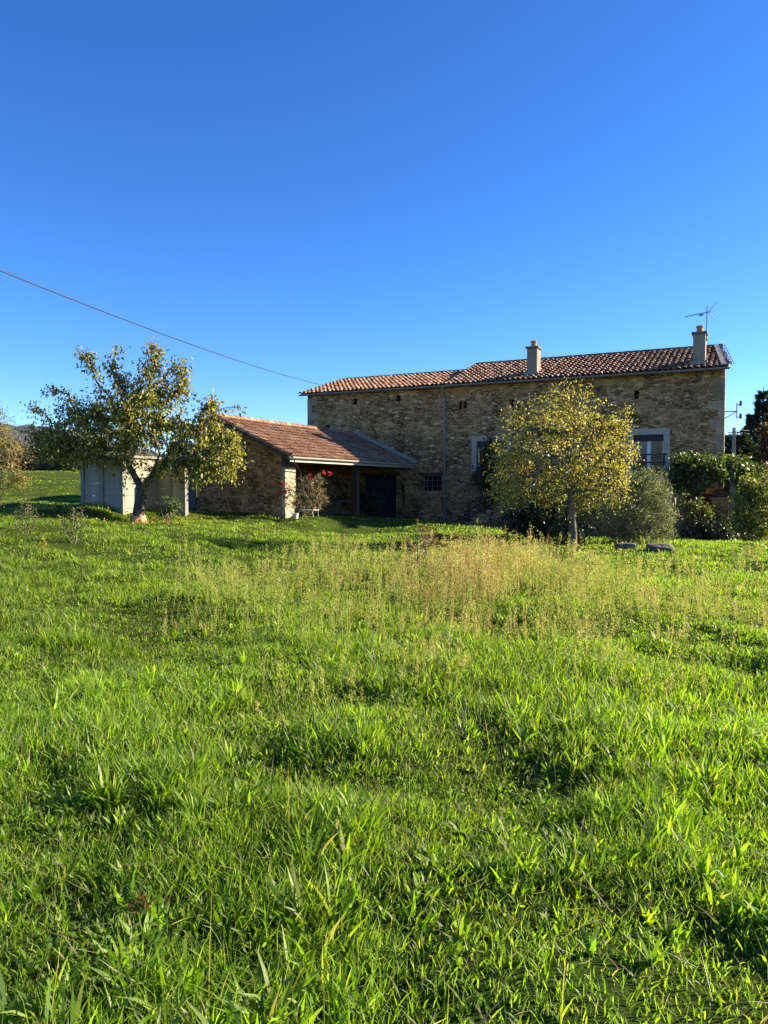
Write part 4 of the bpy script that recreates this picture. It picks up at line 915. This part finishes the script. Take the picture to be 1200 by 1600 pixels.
# wire follows the photo at x=0 and x=505; the pole it comes from stands out of view on the left
wire('power_line', 'long black overhead wire sagging from the left to the house roof', s1, pe, .42, .014, 40)
lp = empty('utility_pole', (s1[0], s1[1], g1(s1[0], s1[1])-.3), 0, 'wooden pole at the left end of the overhead wire', 'pole')
MB().tube([(0,0,0),(0,0,s1[2]-g1(s1[0], s1[1])+.6)], [.12,.09], 10).build('shaft', M['greywood'], lp)
hk = MB().tube([tuple(pe), tuple(pe-np.array([0,0,.35]))], .02, 6); hk = hk.build('wire_hook', M['rust'], None); hk.parent = house; hk.matrix_parent_inverse = (Matrix.Translation(Vector(A)) @ Matrix.Rotation(-TH,4,'Z')).inverted()

# ------------------------------------------------------------------ rocks
def rock(px, py, Y, sx, sy, sz, label, seed, flat=False):
    import bmesh
    c = at(px, py, Y); z = g1(c[0], c[1]); bm = bmesh.new(); bmesh.ops.create_icosphere(bm, subdivisions=3, radius=1); rr = np.random.default_rng(seed); ph = rr.uniform(0, 6, 6)
    for v in bm.verts:
        d = v.co.normalized(); k = 1+.16*math.sin(3*d.x+ph[0])*math.cos(2.5*d.y+ph[1])+.09*math.sin(7*d.z+ph[2]+4*d.x)+.05*math.sin(13*d.x+ph[3])*math.sin(11*d.y+ph[4])
        p_ = Vector((max(-.8, min(.8, d.x*k)), max(-.8, min(.8, d.y*k)), max(-.7, min(.62 if flat else .9, d.z*k)))); v.co = Vector((p_.x*sx, p_.y*sy, p_.z*sz))
    me = bpy.data.meshes.new('field_stone'); bm.to_mesh(me); bm.free(); me.materials.append(M['rock']); o = bpy.data.objects.new('field_stone', me); C.objects.link(o)
    o.location = (c[0], c[1], z+sz*.25); tag(o, label, 'stone', 'stones in the grass'); return o
rock(977, 872, 19.0, .30, .22, .20, 'flat topped grey stone block in the grass below the olive bush', 1, True)
rock(1032, 875, 18.6, .42, .26, .20, 'low rounded brown rock in the grass right of the grey block', 4)

# ------------------------------------------------------------------ grass
def blades(P, h, w, lean, az, curve, tint, segs):
    """P (n,3) bases; blade of height h, width w, leaning by lean along az with extra curve"""
    n = len(P); dv = np.stack([np.cos(az), np.sin(az), np.zeros(n)], 1); faz = az+rng.uniform(-1.2, 1.2, n)+math.pi/2
    sd_ = np.stack([np.cos(faz), np.sin(faz), np.zeros(n)], 1); rows = []
    for k in range(segs+1):
        s = k/segs; ang = lean+curve*s
        # integrate the arc roughly
        sm = (np.sin(lean+curve*s*.5)); cm = (np.cos(lean+curve*s*.5))
        c = P + (dv*sm[:, None] + np.array([0,0,1])*cm[:, None])*(h*s)[:, None]
        if k == segs: rows.append(c[:, None])
        else:
            ww = (w*(.75 if k == 0 else (1.0-.45*max(0, s-.4))))[:, None]*.5; rows.append(np.stack([c-sd_*ww, c+sd_*ww], 1))
    Vt = np.concatenate(rows, 1); m_ = Vt.shape[1]; b0 = np.arange(n)[:, None]*m_; T = []
    for k in range(segs-1):
        T += [b0+np.array([[2*k, 2*k+1, 2*k+3]]), b0+np.array([[2*k, 2*k+3, 2*k+2]])]
    T.append(b0+np.array([[2*segs-2, 2*segs-1, 2*segs]])); nt_ = len(T)
    T = np.stack(T, 1).reshape(-1, 3); return Vt.reshape(-1, 3), T, np.repeat(tint, nt_, 0)
BV, BT, BC, bofs = [], [], [], 0
def push(r):
    global bofs
    v, t, c = r; BV.append(v); BT.append(t+bofs); BC.append(c); bofs += len(v)
def wedge(n, d0, d1, pad=1.2):
    """uniform points in the ground area seen by the camera between forward distances d0 and d1"""
    y = np.sqrt(rng.uniform(d0*d0, d1*d1, n)); hw = y*.53+pad; x = rng.uniform(-1, 1, n)*hw; return x, y
def area(d0, d1, pad=1.2): return .53*(d1*d1-d0*d0)+2*pad*(d1-d0)
footprint = lambda x, y: (((x-A[0])*U[0]+(y-A[1])*U[1] > -.05) & ((x-A[0])*U[0]+(y-A[1])*U[1] < LEN) & ((x-A[0])*Vv[0]+(y-A[1])*Vv[1] > -.1)) | (((x-A[0])*U[0]+(y-A[1])*U[1] > TL) & ((x-A[0])*U[0]+(y-A[1])*U[1] < TPi+.05) & ((x-A[0])*Vv[0]+(y-A[1])*Vv[1] > -9.98))
def gtint(x, y, n):
    base = pick([(.115,.190,.015),(.160,.245,.022),(.055,.11,.012),(.23,.285,.045),(.14,.205,.022)], [3,3,2,1.6,1.5], n, .25)
    v = vnoise(x, y, 1.9, 21)[:, None]; v2 = vnoise(x, y, 5.5, 22)[:, None]
    base = base*(.82+.36*v); base = base*(1-.35*np.clip(v2-.5, 0, 1)) + np.array([.12,.13,.02])*.35*np.clip(v2-.5, 0, 1)
    dry = rng.uniform(0, 1, (n, 1)) < .045; return np.where(dry, np.array([.26,.22,.11])*rng.uniform(.6,1.1,(n,1)), base)
def hnoise(x, y):
    c_ = np.clip((.6*vnoise(x, y, .5, 31)+.4*vnoise(x, y, 1.1, 33)-.36)/.26, 0, 1); c_ = c_*c_*(3-2*c_)
    return .38+.85*c_+.35*vnoise(x, y, 2.6, 32)
zones = [(1.5,4.2,4600,1.0,3,1.0),(4.2,8,2500,1.25,3,1.0),(8,14,1100,1.9,2,.95),(14,24,380,3.0,2,.8),(24,40,110,5.0,2,.6),(40,70,22,11,2,.6)]
for d0, d1, dens, wk, segs, hk_ in zones:
    n = int(area(d0, d1)*dens); x, y = wedge(n, d0, d1); ok = ~footprint(x, y); x, y = x[ok], y[ok]; n = len(x)
    hn = hnoise(x, y)*hk_; h = rng.uniform(.04, .12, n)*hn; w_ = rng.uniform(.003, .007, n)*wk
    push(blades(np.stack([x, y, gz(x, y)-.01], 1), h, w_, rng.uniform(0, .55, n), rng.uniform(0, 6.283, n), rng.uniform(.1, 1.1, n), gtint(x, y, n), segs))
    # tufts of wider arching blades
    nt_ = int(area(d0, d1)*dens/80); cx, cy = wedge(nt_, d0, d1); keep = (vnoise(cx, cy, .9, 41) > .36) & ~footprint(cx, cy); cx, cy = cx[keep], cy[keep]; nt_ = len(cx)
    per = 17; tx = np.repeat(cx, per); ty = np.repeat(cy, per); n = len(tx); r_ = np.abs(rng.normal(0, .045*max(1, wk*.6), n)); az = rng.uniform(0, 6.283, n)
    bx, by = tx+np.cos(az)*r_, ty+np.sin(az)*r_; hs_ = np.repeat(rng.uniform(.7, 1.25, nt_), per)*hnoise(bx, by)*hk_
    col = gtint(bx, by, n)*np.repeat(rng.uniform(.7, 1.35, nt_), per)[:, None]
    push(blades(np.stack([bx, by, gz(bx, by)-.01], 1), rng.uniform(.06, .14, n)*hs_, rng.uniform(.008, .019, n)*max(1, wk*.7), .12+r_*3.0, az+rng.normal(0,.4,n), rng.uniform(.2, 1.3, n), col, segs))
# broad leaved rosettes (plantain, dock)
for d0, d1, dens, k_ in ((1.5,5,5.0,1.0),(5,9,3.0,1.1),(9,16,1.3,1.3)):
    nt_ = int(area(d0, d1)*dens); cx, cy = wedge(nt_, d0, d1); keep = vnoise(cx, cy, 1.1, 51) > .42; cx, cy = cx[keep], cy[keep]; nt_ = len(cx); per = 8
    tx, ty = np.repeat(cx, per), np.repeat(cy, per); n = len(tx); az = rng.uniform(0, 6.283, n); sc = np.repeat(rng.uniform(.6, 1.3, nt_), per)*k_
    push(blades(np.stack([tx, ty, gz(tx, ty)], 1), rng.uniform(.06, .14, n)*sc, rng.uniform(.012, .024, n)*sc, rng.uniform(.2, .9, n), az, rng.uniform(.1, .9, n), pick([(.11,.19,.024),(.16,.24,.034),(.08,.15,.024)], [1,1,1], n), 3))
# thin seed stalks
for d0, d1, dens, wk in ((1.5,6,4,1),(6,14,4,2.0)):
    n = int(area(d0, d1)*dens); x, y = wedge(n, d0, d1); P = np.stack([x, y, gz(x, y)], 1); az = rng.uniform(0, 6.283, n); h = rng.uniform(.22, .42, n)
    push(blades(P, h, np.full(n, .0028)*wk, rng.uniform(0, .2, n), az, rng.uniform(0, .3, n), pick([(.17,.17,.07),(.24,.20,.11),(.12,.15,.04)], [1,1,1], n), 2))
# clover and other small round leaves near the ground, and pale dead blades lying flat
for d0, d1, dens, k_ in ((1.5,5,700,1.0),(5,10,280,1.5)):
    n = int(area(d0, d1)*dens); x, y = wedge(n, d0, d1); keep = vnoise(x, y, .8, 61) > .5; x, y = x[keep], y[keep]; n = len(x)
    P = np.stack([x, y, gz(x, y)+rng.uniform(.02, .09, n)], 1); push(blades(P, rng.uniform(.012, .026, n)*k_, rng.uniform(.010, .020, n)*k_, rng.uniform(.5, 1.5, n), rng.uniform(0, 6.283, n), rng.uniform(0, .5, n), pick([(.09,.15,.02),(.13,.19,.03),(.07,.12,.02)], [1,1,1], n), 2))
    n = int(area(d0, d1)*dens*.12); x, y = wedge(n, d0, d1); P = np.stack([x, y, gz(x, y)+rng.uniform(.01, .06, n)], 1)
    push(blades(P, rng.uniform(.06, .2, n), rng.uniform(.003, .006, n)*k_, rng.uniform(.9, 1.6, n), rng.uniform(0, 6.283, n), rng.uniform(-.3, .5, n), pick([(.34,.29,.15),(.26,.21,.11),(.20,.15,.08)], [1,1,1], n), 2))
BV, BT, BC = np.concatenate(BV), np.concatenate(BT), np.concatenate(BC)
gr = tri_mesh('grass', BV, BT, BC, M['grass']); tag(gr, 'rough green meadow grass with broad leaves and thin stalks', 'grass', kind='stuff')
print('grass tris', len(BT))

# ------------------------------------------------------------------ tall weeds
def weed_plants(x, y, hh, cols, w, name, label):
    VV, TT, CC, o_ = [], [], [], 0
    n = len(x); base = np.stack([x, y, gz(x, y)-.01], 1); az = rng.uniform(0, 6.283, n); ln = np.abs(rng.normal(0, .16, n)); stemc = pick(cols, w, n, .15)
    v, t, c = blades(base, hh, np.clip(.002+.0004*y, .003, .01), ln, az, rng.uniform(0, .12, n), stemc*.9, 2); VV.append(v); TT.append(t+o_); CC.append(c); o_ += len(v)
    per = 70; bi = np.repeat(np.arange(n), per); m_ = len(bi); s = rng.uniform(.22, 1.0, m_)**.8
    dv = np.stack([np.cos(az), np.sin(az), np.zeros(n)], 1); ax = base[bi] + (dv[bi]*np.sin(ln[bi])[:, None] + np.array([0,0,1])*np.cos(ln[bi])[:, None])*(hh[bi]*s)[:, None]
    side = rng.uniform(0, 6.283, m_); rr_ = np.abs(rng.normal(0, 1, m_))*(.11*(1-s)+.012)*(hh[bi]/.7)
    # branchlets rise beside the stem
    P = ax + np.stack([np.cos(side)*rr_, np.sin(side)*rr_, rr_*.7], 1); D = unit(np.stack([np.cos(side)*.45, np.sin(side)*.45, rng.uniform(.25, 1.2, m_)], 1))
    sz = rng.uniform(.010, .024, m_)*np.clip(y[bi]/10, .8, 1.6); Wd = unit(np.cross(D, rng.normal(size=(m_, 3)))); hw = (sz*.28)[:, None]
    mid = P+D*sz[:, None]*.5; q = np.stack([P, mid+Wd*hw, P+D*sz[:, None], mid-Wd*hw], 1).reshape(-1, 3); k = np.arange(m_)*4
    VV.append(q); TT.append(np.stack([np.stack([k, k+1, k+2], 1), np.stack([k, k+2, k+3], 1)], 1).reshape(-1, 3)+o_)
    tn = stemc[bi]*rng.uniform(.7, 1.3, (m_, 1)); CC.append(np.repeat(tn, 2, 0))
    o = tri_mesh(name, np.concatenate(VV), np.concatenate(TT), np.concatenate(CC), M['weed']); tag(o, label, 'weeds', kind='stuff'); return o
def px_scatter(n, cx, cy, sx, sy, h0, h1, ylo=850, yhi=1090):
    k = max(3, n//8); px = rng.normal(cx, sx, k); py = np.clip(rng.normal(cy, sy, k), ylo, yhi); Y = np.clip(F*EYE/(py-760), 4.5, 20.5); X = (px-600)/F*Y
    hc = rng.uniform(.45, 1.2, k); q = rng.choice(k, n, p=(lambda w_: w_/w_.sum())(rng.uniform(.1, 1, k)**2)); sp = .16+.012*Y[q]
    return X[q]+rng.normal(0, 1, n)*sp, np.clip(Y[q]+rng.normal(0, 1, n)*sp*1.3, 4, 21), rng.uniform(h0, h1, n)*hc[q]
xs, ys, hs2 = [], [], []
for (n_, cx, cy, sx, sy, h0, h1) in ((560, 750, 915, 70, 26, .35, .9), (420, 640, 935, 110, 40, .25, .8), (380, 470, 935, 120, 40, .25, .75), (380, 880, 955, 80, 50, .2, .65), (300, 1090, 960, 80, 60, .15, .5), (70, 330, 950, 60, 45, .25, .7), (190, 700, 1000, 280, 50, .15, .5), (90, 1150, 905, 60, 20, .2, .5)):
    a, b_, h_ = px_scatter(n_, cx, cy, sx, sy, h0, h1); xs.append(a); ys.append(b_); hs2.append(h_)
xs, ys, hs2 = map(np.concatenate, (xs, ys, hs2)); hs2 = np.minimum(hs2, np.maximum(.18, (1.70-.068*ys)*rng.uniform(.6, 1.2, len(ys)))); straw = np.exp(-(((xs/ys*F+600)-740)/110)**2)
sel = rng.uniform(0, 1, len(xs)) < straw*.7
WA = [(.42,.33,.12),(.48,.38,.17),(.34,.29,.09),(.30,.16,.085)]; WB = [(.30,.33,.07),(.38,.38,.11),(.23,.27,.06),(.42,.34,.14)]
weed_plants(xs[sel], ys[sel], hs2[sel], WA, [3,2.4,2,.8], 'dry_weeds', 'tall straw coloured seeding weeds in the middle of the meadow')
weed_plants(xs[~sel], ys[~sel], hs2[~sel]*.92, WB, [3,3,2,1], 'green_weeds', 'tall pale green seeding weeds spread over the meadow')

# fallen leaves under the two fruit trees
for (cx, cy, rad_, n_, cols_, lab) in ((p0[0]-.3, p0[1]-.2, 2.4, 420, [(.26,.15,.045),(.34,.25,.06),(.16,.08,.03)], 'fallen brown leaves scattered in the grass under the autumn fruit tree'), (4.95, 19.8, 1.9, 420, [(.42,.32,.06),(.36,.22,.06),(.5,.4,.1)], 'fallen yellow leaves scattered in the grass under the yellow tree')):
    r_ = rad_*np.sqrt(rng.uniform(0,1,n_)); an_ = rng.uniform(0,6.283,n_); x_, y_ = cx+np.cos(an_)*r_*1.2, cy+np.sin(an_)*r_
    P = np.stack([x_, y_, gz(x_, y_)+rng.uniform(.03,.12,n_)], 1); D = unit(np.stack([np.cos(an_*7), np.sin(an_*7), rng.uniform(-.4,.4,n_)], 1))
    tag(leaves_mesh('fallen_leaves', P, D, rng.uniform(.06,.11,n_), .55, pick(cols_, [1,1,1], n_), M['leafmat'], None), lab, 'leaves', kind='stuff')
# dock stalk and other single plants that stand out
def stalk(name, label, px, py, pyt, Y, cols, nb, spread, cat='plant', head=.02, dens=60, r=.008):
    b0 = at(px, py, Y); b0[2] = g1(b0[0], b0[1])-.02; H_ = at(px, pyt, Y)[2]-b0[2]; root = empty(name, tuple(b0), 0, label, cat); st_ = MB()
    for k in range(nb):
        P, D = [], []
        an_ = random.uniform(0, 6.28); z0 = H_*random.uniform(.3,.6) if k else 0; l = spread*random.uniform(.5,1) if k else 0; z1 = H_*(random.uniform(.6,.92) if k else 1)
        pts = [(0,0,z0), (math.cos(an_)*l*.5, math.sin(an_)*l*.5, z0+(z1-z0)*.45), (math.cos(an_)*l, math.sin(an_)*l, z1)]; st_.tube(pts, [r if not k else r*.6, r*.6, r*.25], 5, cap=False)
        for q in range(dens):
            u = random.uniform(.3,1); p_ = (np.array(pts[1])*(1-u)+np.array(pts[2])*u); P.append(p_+np.random.default_rng(q+k*99).normal(size=3)*head); D.append(np.array([random.gauss(0,.5),random.gauss(0,.5),random.uniform(0,1)]))
        P = np.array(P); leaves_mesh('seed_head', P, unit(np.array(D)), rng.uniform(.6,1.3,len(P))*head*1.5, .6, pick(cols, [1]*len(cols), len(P)), M['weed'], root)
    st_.build('stem', M['twig'], root); return root
stalk('dock_plant', 'tall branching rusty red dock stalk above the straw weeds', 652, 930, 812, 12.5, [(.22,.10,.055),(.28,.14,.08),(.16,.075,.045)], 12, .42, head=.016, dens=70, r=.012)
stalk('dried_flower', 'brown dried flower stalk in the grass at the lower left', 222, 1545, 1400, 2.75, [(.12,.05,.03),(.18,.09,.05)], 3, .06, head=.011, dens=26, r=.0035)
stalk('mullein_plant', 'single yellow flowering stalk in the grass at the left', 68, 880, 842, 14.5, [(.45,.33,.02),(.3,.26,.04)], 2, .05, head=.03, dens=30, r=.006)
